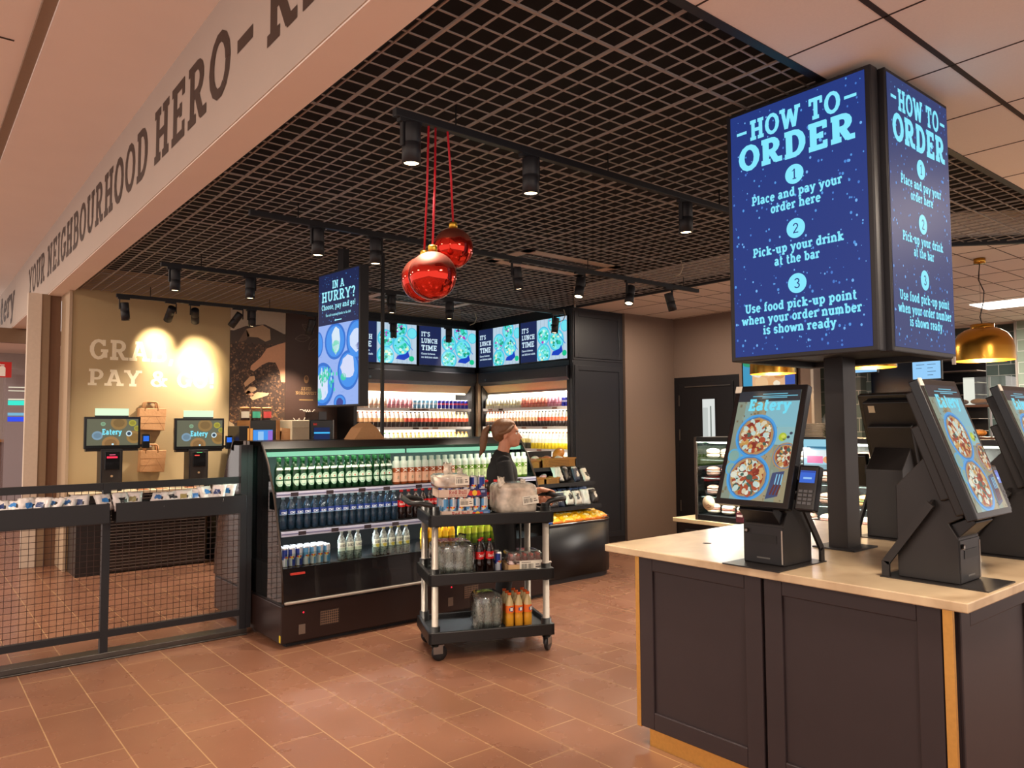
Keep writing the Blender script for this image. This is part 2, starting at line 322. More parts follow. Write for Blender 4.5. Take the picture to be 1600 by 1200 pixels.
def disc(mb, x, y, rx, ry, col, z, n=24, rot=0, clip=None, wob=0, sd=0):
    q = random.Random(sd); pts = []
    for k in range(n):
        a = 2*PI*k/n; w = 1+q.uniform(-wob, wob); px, py = rx*w*math.cos(a), ry*w*math.sin(a)
        px, py = px*math.cos(rot)-py*math.sin(rot)+x, px*math.sin(rot)+py*math.cos(rot)+y
        if clip: px = min(max(px, clip[0]), clip[2]); py = min(max(py, clip[1]), clip[3])
        pts.append((px, py, z))
    mb.poly(pts, col)
def rect(mb, x0, y0, x1, y1, col, z): mb.poly([(x0, y0, z), (x1, y0, z), (x1, y1, z), (x0, y1, z)], col)
def speck(mb, x0, y0, x1, y1, n, cols, z, r=(.001, .004), sd=0, skip=None):
    q = random.Random(sd)
    for k in range(n):
        x, y = q.uniform(x0, x1), q.uniform(y0, y1); rr = q.uniform(*r)
        disc(mb, x, y, rr, rr*1.25, q.choice(cols), z, 7)
# ================================================================ structure
def tilemat(name, c1, c2, mortar, bw, bh, axes, ms=.012, off=.5, rough=.3, shift=(0, 0), scratch=False, bias=0):
    m = bpy.data.materials.new(name); m.use_nodes = True; n = m.node_tree; L = n.links; b = n.nodes['Principled BSDF']
    tc = n.nodes.new('ShaderNodeTexCoord'); sx = n.nodes.new('ShaderNodeSeparateXYZ'); cx = n.nodes.new('ShaderNodeCombineXYZ'); L.new(tc.outputs['Object'], sx.inputs[0])
    for i, a in enumerate(axes):
        ad = n.nodes.new('ShaderNodeMath'); ad.inputs[1].default_value = shift[i]; L.new(sx.outputs[a], ad.inputs[0]); L.new(ad.outputs[0], cx.inputs[i])
    br = n.nodes.new('ShaderNodeTexBrick'); L.new(cx.outputs[0], br.inputs['Vector']); br.inputs['Scale'].default_value = 1; br.offset = off
    br.inputs['Brick Width'].default_value = bw; br.inputs['Row Height'].default_value = bh; br.inputs['Mortar Size'].default_value = ms; br.inputs['Bias'].default_value = bias; br.inputs['Mortar Smooth'].default_value = .2
    for k, c in (('Color1', c1), ('Color2', c2), ('Mortar', mortar)): br.inputs[k].default_value = lin(c)
    nz = n.nodes.new('ShaderNodeTexNoise'); nz.inputs['Scale'].default_value = 2.2; nz.inputs['Detail'].default_value = 6; nz.inputs['Roughness'].default_value = .5; L.new(tc.outputs['Object'], nz.inputs['Vector'])
    mp = n.nodes.new('ShaderNodeMapRange'); mp.inputs['From Min'].default_value = .25; mp.inputs['From Max'].default_value = .75; mp.inputs['To Min'].default_value = .89; mp.inputs['To Max'].default_value = 1.09; L.new(nz.outputs['Fac'], mp.inputs['Value'])
    hs = n.nodes.new('ShaderNodeHueSaturation'); L.new(mp.outputs[0], hs.inputs['Value']); L.new(br.outputs['Color'], hs.inputs['Color']); out = hs.outputs[0]
    if scratch:
        vo = n.nodes.new('ShaderNodeTexNoise'); vo.inputs['Scale'].default_value = 26; vo.inputs['Detail'].default_value = 12; vo.inputs['Distortion'].default_value = 4; L.new(tc.outputs['Object'], vo.inputs['Vector'])
        cr = n.nodes.new('ShaderNodeMapRange'); cr.inputs['From Min'].default_value = .69; cr.inputs['From Max'].default_value = .8; L.new(vo.outputs['Fac'], cr.inputs['Value'])
        mx = n.nodes.new('ShaderNodeMix'); mx.data_type = 'RGBA'; L.new(cr.outputs[0], mx.inputs['Factor']); L.new(out, mx.inputs['A']); mx.inputs['B'].default_value = lin('c39a78'); out = mx.outputs['Result']
        rr = n.nodes.new('ShaderNodeMapRange'); rr.inputs['To Min'].default_value = rough-.1; rr.inputs['To Max'].default_value = rough+.14; L.new(nz.outputs['Fac'], rr.inputs['Value']); L.new(rr.outputs[0], b.inputs['Roughness'])
    else: b.inputs['Roughness'].default_value = rough
    L.new(out, b.inputs['Base Color']); bp = n.nodes.new('ShaderNodeBump'); bp.inputs['Strength'].default_value = .25; bp.inputs['Distance'].default_value = .004; bp.invert = True; L.new(br.outputs['Fac'], bp.inputs['Height']); L.new(bp.outputs[0], b.inputs['Normal'])
    return m
FLOOR = tilemat('terracotta_floor_tiles', '7a5340', '825a45', 'a4825f', .72, .285, ('Y', 'X'), .0035, .37, .25, (-4.48, -.63), True)
struct(MB().box(-7, -4, -.06, 16, 19, 0).build('floor', FLOOR))
CEILP = pm('plasterboard_ceiling', 'f4ebe4', .85, var=.03, nscale=3); TILEC = pm('white_ceiling_tile', 'f0e7dd', .8, var=.04, nscale=120); DARKJ = pm('ceiling_joint', '3a2c24', .8)
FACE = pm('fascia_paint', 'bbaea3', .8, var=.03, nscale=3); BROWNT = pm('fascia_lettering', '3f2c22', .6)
# fascia with the shop's motto
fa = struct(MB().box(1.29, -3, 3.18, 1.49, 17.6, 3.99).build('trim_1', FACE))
struct(MB().box(1.296, -3, 3.172, 1.492, 17.6, 3.181).build('trim_8', pm('soffit_bounce_tint', 'f3e8de', .8, var=.03, nscale=3)))  # underside in the fascia's own paint, bounce light put into its lighter colour
t = MB(); t.M = plane((1.2885, 0, 0), (0, -1, 0), (0, 0, 1))
text(t, 'YOUR NEIGHBOURHOOD', -12.05, 3.39, .37, (60, 42, 33), 'l', fit=6.42, bold=.2, tr=.1)
text(t, 'HERO', -5.47, 3.39, .37, (60, 42, 33), 'l', fit=1.55, bold=.2, tr=.1)
text(t, '\u2013', -3.84, 3.39, .37, (60, 42, 33), 'l', fit=.26, bold=.24)
text(t, 'RE', -3.42, 3.39, .37, (60, 42, 33), 'l', fit=.72, bold=.2, tr=.1)
text(t, 'Eatery', -17.0, 3.40, .48, (60, 42, 33), 'l', fit=3.3, bold=.22)
t.build('lettering', BROWNT, fa)
# concourse ceiling
xa = on(70, 0, 'Z', 3.95).x; xb = on(94, 0, 'Z', 3.95).x
struct(MB().box(xb, -4, 3.95, 1.29, 19, 4.1).build('ceiling', CEILP))
m = MB().box(-7, -4, 4.0, xa, 19, 4.1); m.m = 1
for y in (on(20, 63, 'Z', 4).y, on(5, 150, 'Z', 4).y): m.box(-7, y-.01, 3.998, xa-.07, y+.01, 4.001)
m.m = 2; m.box(xa, -4, 3.97, xb, 19, 4.1)
struct(m.build('ceiling_concourse_tiles', [CEILP, DARKJ, pm('shadow_gap_trim', '8f7a66', .7)]))
# black cell grid ceiling, carried under a dark slab
GRID = pm('black_grid_blades', '968d86', .5, var=.1); VOID = pm('black_void', '0a0a0c', .9)
xmax = lambda y: 6.93 if y > 2.87 else 6.93+(2.87-y)*.9
ymin = 1.71; g = MB(); pitch = .1075
nx0 = -7
for k in range(nx0, 62):
    x = 2.291+k*pitch
    if x < 1.5: continue
    y0 = ymin; y1 = 9.75 if x < 6.85 else 7.15
    if x > 6.93: y1 = 2.87-(x-6.93)/.9
    if y1 < y0: break
    main = k % 6 == 0; w = .013 if main else .0075
    g.box(x-w/2, y0, 3.186 if main else 3.19, x+w/2, y1, 3.196)
k = 0
while True:
    y = 2.12+(k-3)*pitch; k += 1
    if y > 9.74: break
    if y < ymin: continue
    x1 = xmax(y) if y < 7.15 else 6.86
    main = (k-3) % 12 == 1; w = .013 if main else .0075
    g.box(1.49, y-w/2, 3.187 if main else 3.191, x1, y+w/2, 3.196)
struct(g.build('ceiling_black_grid', GRID))
struct(MB().box(1.49, 1.70, 3.46, 8.1, 9.8, 3.5).build('ceiling_void_slab', VOID))
TL = .633
m = MB().box(1.49, -4, 3.17, 16, 1.69, 3.5); m.prism([(6.95, 10), (6.95, 2.88), (8.01, 1.69), (16, 1.69), (16, 10)], 'z', 3.17, 3.5)
m.m = 1
for k in range(-2, 22):
    x = 2.9+k*TL
    if 1.5 < x < 16: m.box(x-.004, -4, 3.168, x+.004, 1.68, 3.171)
for y in (1.266, .0, -1.27, -2.5): m.box(1.5, y-.012, 3.168, 16, y+.012, 3.171)
for k in range(1, 15):
    x = 6.95+k*TL; m.box(x-.006, 2.0 if x > 8 else 2.9-(x-6.95)*1.1, 3.168, x+.006, 9, 3.171)
    y = 1.8+k*TL*.5
    if y < 7.13: m.box(7.0 if y > 2.88 else 7.0+(2.88-y)*.95, y-.004, 3.168, 15, y+.004, 3.171)
struct(m.build('ceiling_white_tiles', [TILEC, DARKJ]))
m = MB().box(1.49, 1.68, 3.166, 8.02, 1.72, 3.24).bar((8.02, 1.69, 3.2), (6.94, 2.89, 3.2), .05, .07).box(6.92, 2.87, 3.166, 6.96, 7.15, 3.24).box(1.475, 1.7, 3.176, 1.5, 9.75, 3.24)
struct(m.build('trim_2', BLACKM))
# back walls
KHAKI = pm('khaki_wall_paint', 'b39c74', .7, var=.04, nscale=4); BEIGE = pm('taupe_wall_paint', '776458', .8, var=.05, nscale=50, bump=.05); MAUVE = pm('mauve_panel', '8a6a64', .6)
w = struct(MB().box(1.455, 9.75, 0, 7.1, 10.0, 3.5).build('wall_back', KHAKI))
t = MB(); t.M = plane((0, 9.748, 0), (1, 0, 0), (0, 0, 1)); c = (240, 226, 196)
text(t, 'GRAB,', 1.648, 2.395, .235, c, 'l', fit=.93, bold=.2)
text(t, 'PAY & GO!', 1.645, 2.092, .19, c, 'l', fit=1.42, bold=.2)
t.build('lettering', pm('white_wall_lettering', None, .6), w)
struct(MB().box(1.44, 9.735, 0, 1.47, 10.28, 3.18).build('trim_3', pm('pale_edge_trim', 'b09a80', .6)))
struct(MB().box(1.10, 10.26, 0, 1.236, 10.36, 3.18).build('trim_4', pm('white_post_paint', 'cdbfae', .7)))
m = MB((134, 112, 88)).box(1.237, 10.27, 0, 1.322, 10.36, 3.18); m.col = (112, 82, 60); m.box(1.323, 10.3, 0, 1.44, 10.36, 3.18)
struct(m.build('wall_recess', pm('recess_panels', None, .6)))
# glimpse of the concourse far behind
m = MB((120, 92, 86)).box(-1, 16, 0, 2.6, 16.1, 1.36); m.col = (176, 126, 84); m.box(-1, 15.93, 1.36, 2.6, 16.1, 1.41); m.col = (172, 160, 158); m.box(-1, 16.02, 1.41, 2.6, 16.1, 3.2)
struct(m.build('wall_far', pm('far_wall_paint', None, .5)))
struct(MB((110, 84, 62)).box(1.0, 14.0, 2.94, 3, 14.08, 3.17).build('trim_5', PRINT)); struct(MB().box(.9, 14.08, 2.94, 3, 16, 3.0).build('ceiling_far', CEILP))
# right side: wall, door wall, tiled walls
struct(MB().box(7.835, 7.12, 0, 8.92, 7.3, 3.18).build('wall_right', BEIGE))
struct(MB().box(8.905, 4.95, 0, 9.05, 7.13, 3.18).build('wall_door_side', BEIGE)); struct(MB().box(8.885, 4.915, 0, 9.06, 4.95, 3.18).build('trim_6', ALU))
TILEW = tilemat('green_wall_tiles', '3f4a46', '55625c', '8f9189', .35, .172, ('Y', 'Z'), .006, .5, .25, (0, .05)); TILEL = tilemat('pale_green_wall_tiles', '8b9886', '9aa694', 'c5c6ba', .35, .172, ('Y', 'Z'), .006, .5, .25, (0, .05))
struct(MB().box(9.3, 4.52, 0, 9.45, 5.2, 3.18).build('wall_bar_tiles', TILEW)); struct(MB().box(13.6, 2.0, 0, 13.8, 9.4, 3.2).build('wall_kitchen', TILEW))
struct(MB().box(13.35, 2.0, 0, 13.5, 4.03, 3.2).build('wall_kitchen_pier', TILEL)); struct(MB().box(13.33, 4.03, 0, 13.5, 4.06, 3.2).build('trim_7', ALU))
struct(MB().box(9.0, 9.3, 0, 14, 9.4, 3.2).build('wall_kitchen_end', BEIGE))
d = struct(MB().box(8.895, 6.005, 0, 8.93, 7.115, 2.29).build('door_1', BLACKS))
MB().box(8.875, 6.09, .01, 8.897, 7.02, 2.2).build('door_leaf', BLACKS, d, bevel=.004)
m = MB(); m.box(8.865, 6.37, 1.0, 8.878, 6.6, 1.975); o = m.build('window_frame', BLACKM, d)
m = MB((235, 240, 236)).box(8.86, 6.385, 1.02, 8.866, 6.59, 1.96); m.col = (120, 130, 124); m.box(8.858, 6.44, 1.02, 8.861, 6.46, 1.86); m.col = (205, 212, 208); m.box(8.858, 6.50, 1.02, 8.861, 6.585, 1.84); m.build('door_window', pm('lit_door_glass', None, .1, emit=.85), o)
for z in (1.95, 1.45, .42): MB().box(8.868, 7.0, z-.08, 8.88, 7.02, z+.08).build('door_hinge', STEEL, d)
MB().box(8.86, 6.12, 2.14, 8.878, 6.9, 2.155).build('door_closer', STEEL, d)
# ================================================================ track lights
TRACKS = [(3.0, 1.74, 5.6, 'front', [(1.834, 0, 0), (2.577, 0, 0), (3.897, 0, 0)]),
          (5.05, 1.80, 6.75, 'second', [(2.301, 0, 0), (2.771, 0, 0), (4.166, .12, -.05), (4.952, -.3, -.1), (5.65, -.35, -.15), (6.251, .28, -.1)]),
          (7.15, 1.76, 6.70, 'third', [(1.884, 0, 0), (2.567, 0, 0), (4.123, 0, 0), (4.884, 0, 0), (6.551, -.1, .05)]),
          (9.15, 1.80, 6.55, 'rear', [(1.886, .1, 0), (2.377, -.1, 1.1), (2.639, .35, 1.1), (3.149, -.55, .55), (3.314, 0, 0), (4.092, -.1, .3), (5.308, 0, 0), (6.238, 0, 0)])]
for y, x0, x1, nm, heads in TRACKS:
    tr = tag(MB().box(x0, y-.018, 3.046, x1, y+.018, 3.086).build('track_rail', BLACKM, bevel=.003), f'{nm} straight black lighting rail hung under the cell grid ceiling', 'lighting rail')
    for k in range(4):
        xx = x0+.35+k*(x1-x0-.6)/3; MB().cyl((xx, y, 3.08), (xx, y, 3.2), .004, n=6).build('hanger', BLACKM, tr)
    for i, (x, ax, ay) in enumerate(heads):
        t = thing('track_spotlight', f'{ORD[i]} black cylinder spotlight counted from the fascia along the {nm} rail', 'spotlight', (x, y, 3.046), 0, f'spotlights on the {nm} rail')
        MB().box(-.07, -.017, -.018, .05, .017, 0).build('adapter', BLACKM, t)
        pwf = .72 if (nm == 'front' and i == 2) else 1; d = Vector((ax, ay, -1)).normalized(); R = Vector((0, 0, -1)).rotation_difference(d).to_matrix().to_4x4()
        piv = Vector((0, 0, -.05 if not (ax or ay) else -.09))
        sgn = 1 if i % 2 else -1
        MB().box(sgn*.052-.004, -.012, -.13, sgn*.052+.004, .012, -.014).box(min(0, sgn*.052), -.012, -.02, max(0, sgn*.052), .012, -.014).build('bracket', BLACKM, t)
        b = MB(smooth=True); b.M = Matrix.Translation(piv) @ R
        b.lathe([(0, .035), (.043, .035), (.045, .03), (.045, -.055), (.0435, -.057), (.0435, -.06), (.045, -.062), (.045, -.16), (.041, -.16), (.038, -.15), (0, -.15)][::-1], n=24)
        b.build('lamp_body', BLACKM, t)
        l = MB(smooth=True); l.M = Matrix.Translation(piv) @ R; l.lathe([(0, -.1515), (.036, -.1515), (.036, -.149), (0, -.149)], n=20); l.build('lens', LENS, t)
        P = Vector((x, y, 3.046))+piv+d*.175
        pw = {'front': 190, 'second': 170, 'third': 150, 'rear': 110}[nm]
        col = (1, .85, .68)
        if nm == 'rear' and i in (1, 2): pw = 115; col = (1, .84, .56)
        if nm == 'rear' and i in (3, 4, 5): pw = 260
        dd = d if not (nm == 'rear' and i in (1, 2)) else (Vector(((2.36, 9.75, 2.58), (2.86, 9.75, 2.47))[i-1])-P).normalized()
        lamp('SPOT', P, pw*pwf, col, P+dd, spot_size=1.25 if not (nm == 'rear' and i in (1, 2)) else .95, spot_blend=.8 if not (nm == 'rear' and i in (1, 2)) else 1, shadow_soft_size=.035)
for nm, pts, z in (('front', [(824, 389), (971.5, 416.8), (895, 432), (766, 406.6)], 3.185), ('rear', [(620, 452), (735, 474), (690, 485), (575, 462)], 3.185)):
    c = [on(x, y, 'Z', z) for x, y in pts]; x0 = min(p.x for p in c); x1 = max(p.x for p in c); y0 = (c[0].y+c[1].y)/2; y1 = (c[2].y+c[3].y)/2; y0, y1 = min(y0, y1), max(y0, y1)
    m = MB((190, 166, 144)); e = .1
    m.box(x0, y0, z-.006, x1, y0+e, z).box(x0, y1-e, z-.006, x1, y1, z).box(x0, y0, z-.006, x0+e, y1, z).box(x1-e, y0, z-.006, x1, y1, z)
    t = tag(m.build('ceiling_vent', PRINT), f'pale rectangular air cassette set in the black grid over the {nm} part of the shop', 'ceiling vent')
    m = MB((60, 55, 52))
    for k in range(5): m.box(x0+e, y0+e+k*(y1-y0-2*e)/5, z-.001, x1-e, y0+e+k*(y1-y0-2*e)/5+.02, z+.02)
    m.build('louvre', PRINT, t)
for x, y, z, nm in ((881, 500, 3.0, 'in front of the wall screens'), (742, 505, 3.02, 'beside the corner of the wall screens'), (1064, 428, 3.1, 'at the end of the second rail')):
    p = on(x, y, 'Z', z)
    tag(MB((190, 176, 150), True).tube([p+Vector((0, 0, .14)), p+Vector((.03, 0, .07)), p+Vector((.0, .01, 0)), p+Vector((-.07, .02, -.03))], .006, 6).build('power_cable', PRINT), f'short pale cable looping from the grid ceiling {nm}', 'cable')
# ================================================================ red baubles
RIB = pm('red_ribbon', 'c2182a', .5)
BAU = bpy.data.materials.new('red_mirror_glass'); BAU.use_nodes = True; _n = BAU.node_tree; _b = _n.nodes['Principled BSDF']
_b.inputs['Metallic'].default_value = .9; _b.inputs['Base Color'].default_value = lin('d23427'); _b.inputs['Roughness'].default_value = .06
_tc = _n.nodes.new('ShaderNodeTexCoord'); _sx = _n.nodes.new('ShaderNodeSeparateXYZ'); _n.links.new(_tc.outputs['Object'], _sx.inputs[0]); _nz = _n.nodes.new('ShaderNodeTexNoise'); _nz.inputs['Scale'].default_value = 18; _n.links.new(_tc.outputs['Object'], _nz.inputs['Vector'])
_ad = _n.nodes.new('ShaderNodeMath'); _ad.operation = 'MULTIPLY_ADD'; _ad.inputs[1].default_value = .05; _n.links.new(_nz.outputs['Fac'], _ad.inputs[0]); _n.links.new(_sx.outputs['Z'], _ad.inputs[2])
_mr = _n.nodes.new('ShaderNodeMapRange'); _mr.inputs['From Min'].default_value = .045; _mr.inputs['From Max'].default_value = .065; _n.links.new(_ad.outputs[0], _mr.inputs['Value'])
_mx = _n.nodes.new('ShaderNodeMix'); _mx.data_type = 'RGBA'; _n.links.new(_mr.outputs[0], _mx.inputs['Factor']); _mx.inputs['A'].default_value = lin('d23427'); _mx.inputs['B'].default_value = lin('7d4034'); _n.links.new(_mx.outputs['Result'], _b.inputs['Base Color'])
_m2 = _n.nodes.new('ShaderNodeMapRange'); _m2.inputs['To Min'].default_value = .05; _m2.inputs['To Max'].default_value = .55; _n.links.new(_mr.outputs[0], _m2.inputs['Value']); _n.links.new(_m2.outputs[0], _b.inputs['Roughness'])
GOLD = pm('gold_cap', 'c79a3a', .3, .9)
top = (1.98, 3.0, 3.05)
for (px, py), Y, r, nm, hx in (((676, 431), 2.9, .112, 'lowest and foremost', -.01), ((663, 437), 3.16, .116, 'hindmost and half hidden', -.05), ((708, 388), 3.13, .103, 'smallest and highest', .06)):
    p = on(px, py, 'Y', Y); t = thing('bauble', f'{nm} of three red baubles hung by ribbon from the front rail', 'bauble', p, 0, 'red baubles under the front rail')
    m = MB(smooth=True); m.ball((0, 0, 0), r, nu=36, nv=24); m.build('ball', BAU, t)
    MB(smooth=True).lathe([(0, r-.004), (.022, r-.004), (.022, r+.024), (.018, r+.03), (0, r+.03)], n=16).build('cap', GOLD, t)
    a = Vector((0, 0, r+.03)); b = Vector((top[0]+hx, top[1], top[2]))-p
    MB(smooth=True).tube([a, a+(b-a)*.5+Vector((.004, 0, 0)), b], .0055, 6).build('ribbon', RIB, t)
# ================================================================ the how-to-order sign
NAVY = (34, 56, 128); CYAN = (132, 232, 255)
def order_art(mb, sd, bg=NAVY):
    w, h = .672, 1.195; rect(mb, -w/2, 0, w/2, h, bg, .0)
    speck(mb, -w/2+.01, .01, w/2-.01, h-.01, 290, [(82, 150, 226), (70, 120, 205), (110, 175, 240)], .0006, (.0016, .0062), sd)
    T = lambda s, fr, size, wd, b=.19: text(mb, s, 0, h*(1-fr), size, CYAN, 'c', fit=wd, bold=b, z=.0012)
    T('HOW TO', .122, .099, .455, .225); rect(mb, -.30, h*(1-.086), -.245, h*(1-.086)+.014, CYAN, .0012); rect(mb, .245, h*(1-.086), .30, h*(1-.086)+.014, CYAN, .0012)
    T('ORDER', .240, .122, .58, .26)
    for k, f in ((1, .308), (2, .520), (3, .734)):
        disc(mb, 0, h*(1-f), .046, .046, CYAN, .0012, 28); text(mb, str(k), 0, h*(1-f)-.024, .048, bg, 'c', z=.002, bold=.13)
    for s, f, wd in (('Place and pay your', .392, .45), ('order here', .440, .25), ('Pick-up your drink', .604, .45), ('at the bar', .652, .225), ('Use food pick-up point', .826, .55), ('when your order number', .873, .59), ('is shown ready', .918, .36)): T(s, f, .043, wd, .25)
sg = thing('order_sign', 'tall dark totem of big blue HOW TO ORDER screens on a post above the island', 'sign', (3.55, 1.82, .975))
def rel(t, x, y, z): return (x-t.location.x, y-t.location.y, z-t.location.z)
def relM(t, M): return Matrix.Translation(-t.location) @ M
z0, z1 = 1.905, 3.14
def panel(x0, y0, x1, y1, nm='screen_housing'):
    a = rel(sg, x0, y0, z0); b = rel(sg, x1, y1, z1); return MB().box(*a, *b).build(nm, BLACKM, sg, bevel=.006)
pl = panel(3.168, 1.455, 3.235, 2.178); pr = panel(3.185, 1.43, 3.885, 1.497) if False else panel(3.245, 1.43, 3.9, 1.492)
panel(3.87, 1.50, 3.93, 2.19); panel(3.24, 2.13, 3.865, 2.185)
MB().box(*rel(sg, 3.24, 1.495, z0+.03), *rel(sg, 3.87, 2.13, z1-.04)).build('sign_core', BLACKM, sg)
m = MB(); m.M = relM(sg, plane((3.1665, (1.455+2.178)/2, z0+.022), (0, -1, 0), (0, 0, 1))); order_art(m, 5); m.build('screen', SCREEN, pl)
m = MB(); m.M = relM(sg, plane(((3.245+3.9)/2, 1.4285, z0+.022), (1, 0, 0), (0, 0, 1)) @ Matrix.Diagonal((.94, 1, 1, 1))); order_art(m, 5, (48, 62, 112)); m.build('screen', SCREEN, pr)
cx, cy = 3.728, 1.918
MB().box(*rel(sg, cx-.068, cy-.05, .975), *rel(sg, cx+.068, cy+.05, z0+.05)).build('post', pm('dark_bronze_post', '25201f', .4, .3), sg, bevel=.004)
MB().box(*rel(sg, cx-.12, cy-.11, .9755), *rel(sg, cx+.12, cy+.11, .983)).build('post_foot', BLACKM, sg)
MB().box(*rel(sg, 3.862, 1.423, z0-.028), *rel(sg, 3.876, 1.436, z0+.01)).build('clip', ALU, sg)
# ================================================================ in-a-hurry sign
d = (563-800)*_r+(600-412)*_u+F*_fw; hp = EYE+d/F*6.46
hx = Vector((.094, -.995, 0)).normalized(); hw, hh = .70, 1.225
hs = thing('hanging_sign', 'narrow portrait screen reading IN A HURRY hung from the ceiling over the drinks cooler', 'sign', hp-hx*(hw/2)-Vector((0, 0, hh)))
HM = plane((0, 0, 0), hx, (0, 0, 1)); PB = (70, 150, 245)
m = MB(); m.M = HM; m.box(-hw/2, 0, -.09, hw/2, hh, 0); hb = m.build('screen_housing', BLACKM, hs, bevel=.005)
m = MB(); m.M = HM @ Matrix.Translation((0, .018, .0015)); w, h = .664, 1.19; rect(m, -w/2, 0, w/2, h, (24, 36, 78), 0)
speck(m, -w/2+.01, h*.62, w/2-.01, h-.01, 60, [(82, 150, 226), (60, 110, 190)], .0006, (.002, .006), 8)
for s, f, sz, wd in (('IN A', .118, .072, .2), ('HURRY?', .212, .095, .56), ('Choose, pay and go!', .272, .05, .56), ('The self-scanning kiosks to the left', .325, .022, .42)): text(m, s, 0, h*(1-f), sz, (160, 240, 255), 'c', fit=wd, bold=.2, z=.0012, res=10)
m.poly([(-.06, h*.638, .0012), (-.035, h*.628, .0012), (-.035, h*.634, .0012), (.06, h*.634, .0012), (.06, h*.642, .0012), (-.035, h*.642, .0012), (-.035, h*.648, .0012)], (160, 240, 255))
cl = (-w/2, .0, w/2, h*.61); rect(m, -w/2, 0, w/2, h*.61, (150, 178, 240), .0006)
q = random.Random(3)
for k in range(60): x = q.uniform(-w/2, w/2-.05); y = q.uniform(0, h*.6); rect(m, x, y, x+.05, y+.002, (126, 152, 222), .0007)
for i, (x, y, rx, ry) in enumerate(((-.045, .57, .175, .165), (.30, .56, .16, .18), (-.255, .19, .2, .2), (.175, .30, .175, .175), (-.34, .56, .09, .12), (.04, .02, .1, .07))):
    disc(m, x, y, rx, ry, (44, 112, 208), .0012+.0001*i, 30, clip=cl); disc(m, x, y, rx*.86, ry*.86, (66, 146, 236), .0016+.0001*i, 28, clip=cl)
for x, y, rx, ry, c in ((-.03, .58, .07, .12, (214, 232, 246)), (-.03, .52, .065, .06, (64, 214, 170)), (.30, .55, .1, .1, (206, 222, 250)), (-.28, .17, .12, .13, (216, 228, 250)), (-.2, .27, .07, .05, (60, 205, 170)), (-.31, .1, .05, .06, (60, 205, 170)), (.165, .33, .11, .105, (212, 220, 248)), (.1, .245, .045, .035, (60, 205, 170)), (.34, .5, .05, .03, (60, 60, 150)), (.04, .02, .06, .04, (60, 70, 150))): disc(m, x, y, rx, ry, c, .0026, 16, clip=cl, wob=.12, sd=int(abs(x)*999))
for k in range(50): x = q.gauss(-.2, .09); y = q.gauss(.24, .05); disc(m, min(max(x, -.3), .3), max(y, .05), .012, .02, q.choice([(70, 220, 180), (40, 180, 150), (190, 225, 245)]), .003, 6)
m.build('screen', SCREEN, hb)
m = MB(); m.M = HM; m.box(-.045, hh, -.08, .045, 3.2-hs.location.z, -.02); m.build('ceiling_bracket', BLACKM, hs)
px_ = on(597, 690, 'Y', 6.09)
tag(MB().box(px_.x-.013, 6.077, 1.487, px_.x+.013, 6.103, 3.2).build('slim_post', BLACKM), 'slim black square post running from the cooler top to the grid ceiling', 'post')
# ================================================================ lunch screens over the wall fridges
def lunch_art(m, w=1.0, h=.565, sd=0):
    N = (26, 38, 82); rect(m, -w/2, 0, -w/2+w*.37, h, N, 0); rect(m, -w/2+w*.37, 0, w/2, h, (186, 208, 226), 0); q = random.Random(sd)
    for k in range(8): rect(m, -w/2+w*.37+k*w*.63/8, 0, -w/2+w*.37+k*w*.63/8+.006, h, (142, 176, 200), .0008)
    x = -w/2+.03
    for s, y, sz, f in (("IT'S", .415, .068, .15), ('LUNCH', .318, .068, .28), ('TIME', .212, .076, .27), ('Choose between', .15, .028, .24), ('our delicious salads', .1, .028, .29)): text(m, s, x, y, sz, (214, 240, 255), 'l', fit=f, bold=.21, z=.0015, res=8)
    cl = (-w/2+w*.37, 0, w/2, h); x0 = -w/2+w*.37
    for i, (x, y, r) in enumerate(((.14, .34, .13), (.36, .5, .13), (.14, .1, .14), (.40, .26, .15), (.57, .44, .08))):
        disc(m, x0+x, y, r, r, (70, 196, 232), .0014+.0001*i, 24, clip=cl); disc(m, x0+x, y, r*.86, r*.86, (112, 226, 240), .002+.0001*i, 22, clip=cl)
        if i < 4:
            for k in range(34):
                a = q.uniform(0, 2*PI); rr = r*.72*math.sqrt(q.random()); c = q.choice([(36, 196, 160), (30, 160, 130), (210, 250, 240), (150, 240, 226), (60, 214, 190), (180, 70, 190) if i < 2 else (230, 240, 200), (26, 50, 70) if i == 1 else (90, 220, 200)])
                s = q.uniform(.012, .03); disc(m, x0+x+rr*math.cos(a), y+rr*math.sin(a), s, s*.8, c, .0028+.00001*k, 6, clip=cl)
    m.poly([(x0+.3, .06, .0036), (x0+.44, .05, .0036), (x0+.53, .1, .0036), (x0+.5, .19, .0036), (x0+.46, .14, .0036), (x0+.33, .11, .0036)], (26, 66, 190)); disc(m, x0+.56, .075, .045, .04, (24, 196, 140), .0036, 12, clip=cl)
    m.bar((x0+.42, .36, .004), (x0+.58, .2, .004), .012, .001, (54, 130, 220))
WSC = [('rear', (4.70, 9.235), 0, 1.06), ('rear', (5.775, 9.235), 0, 1.045), ('side', (6.835, 9.215), 1, 1.0), ('side', (6.835, 8.215), 1, 1.0)]
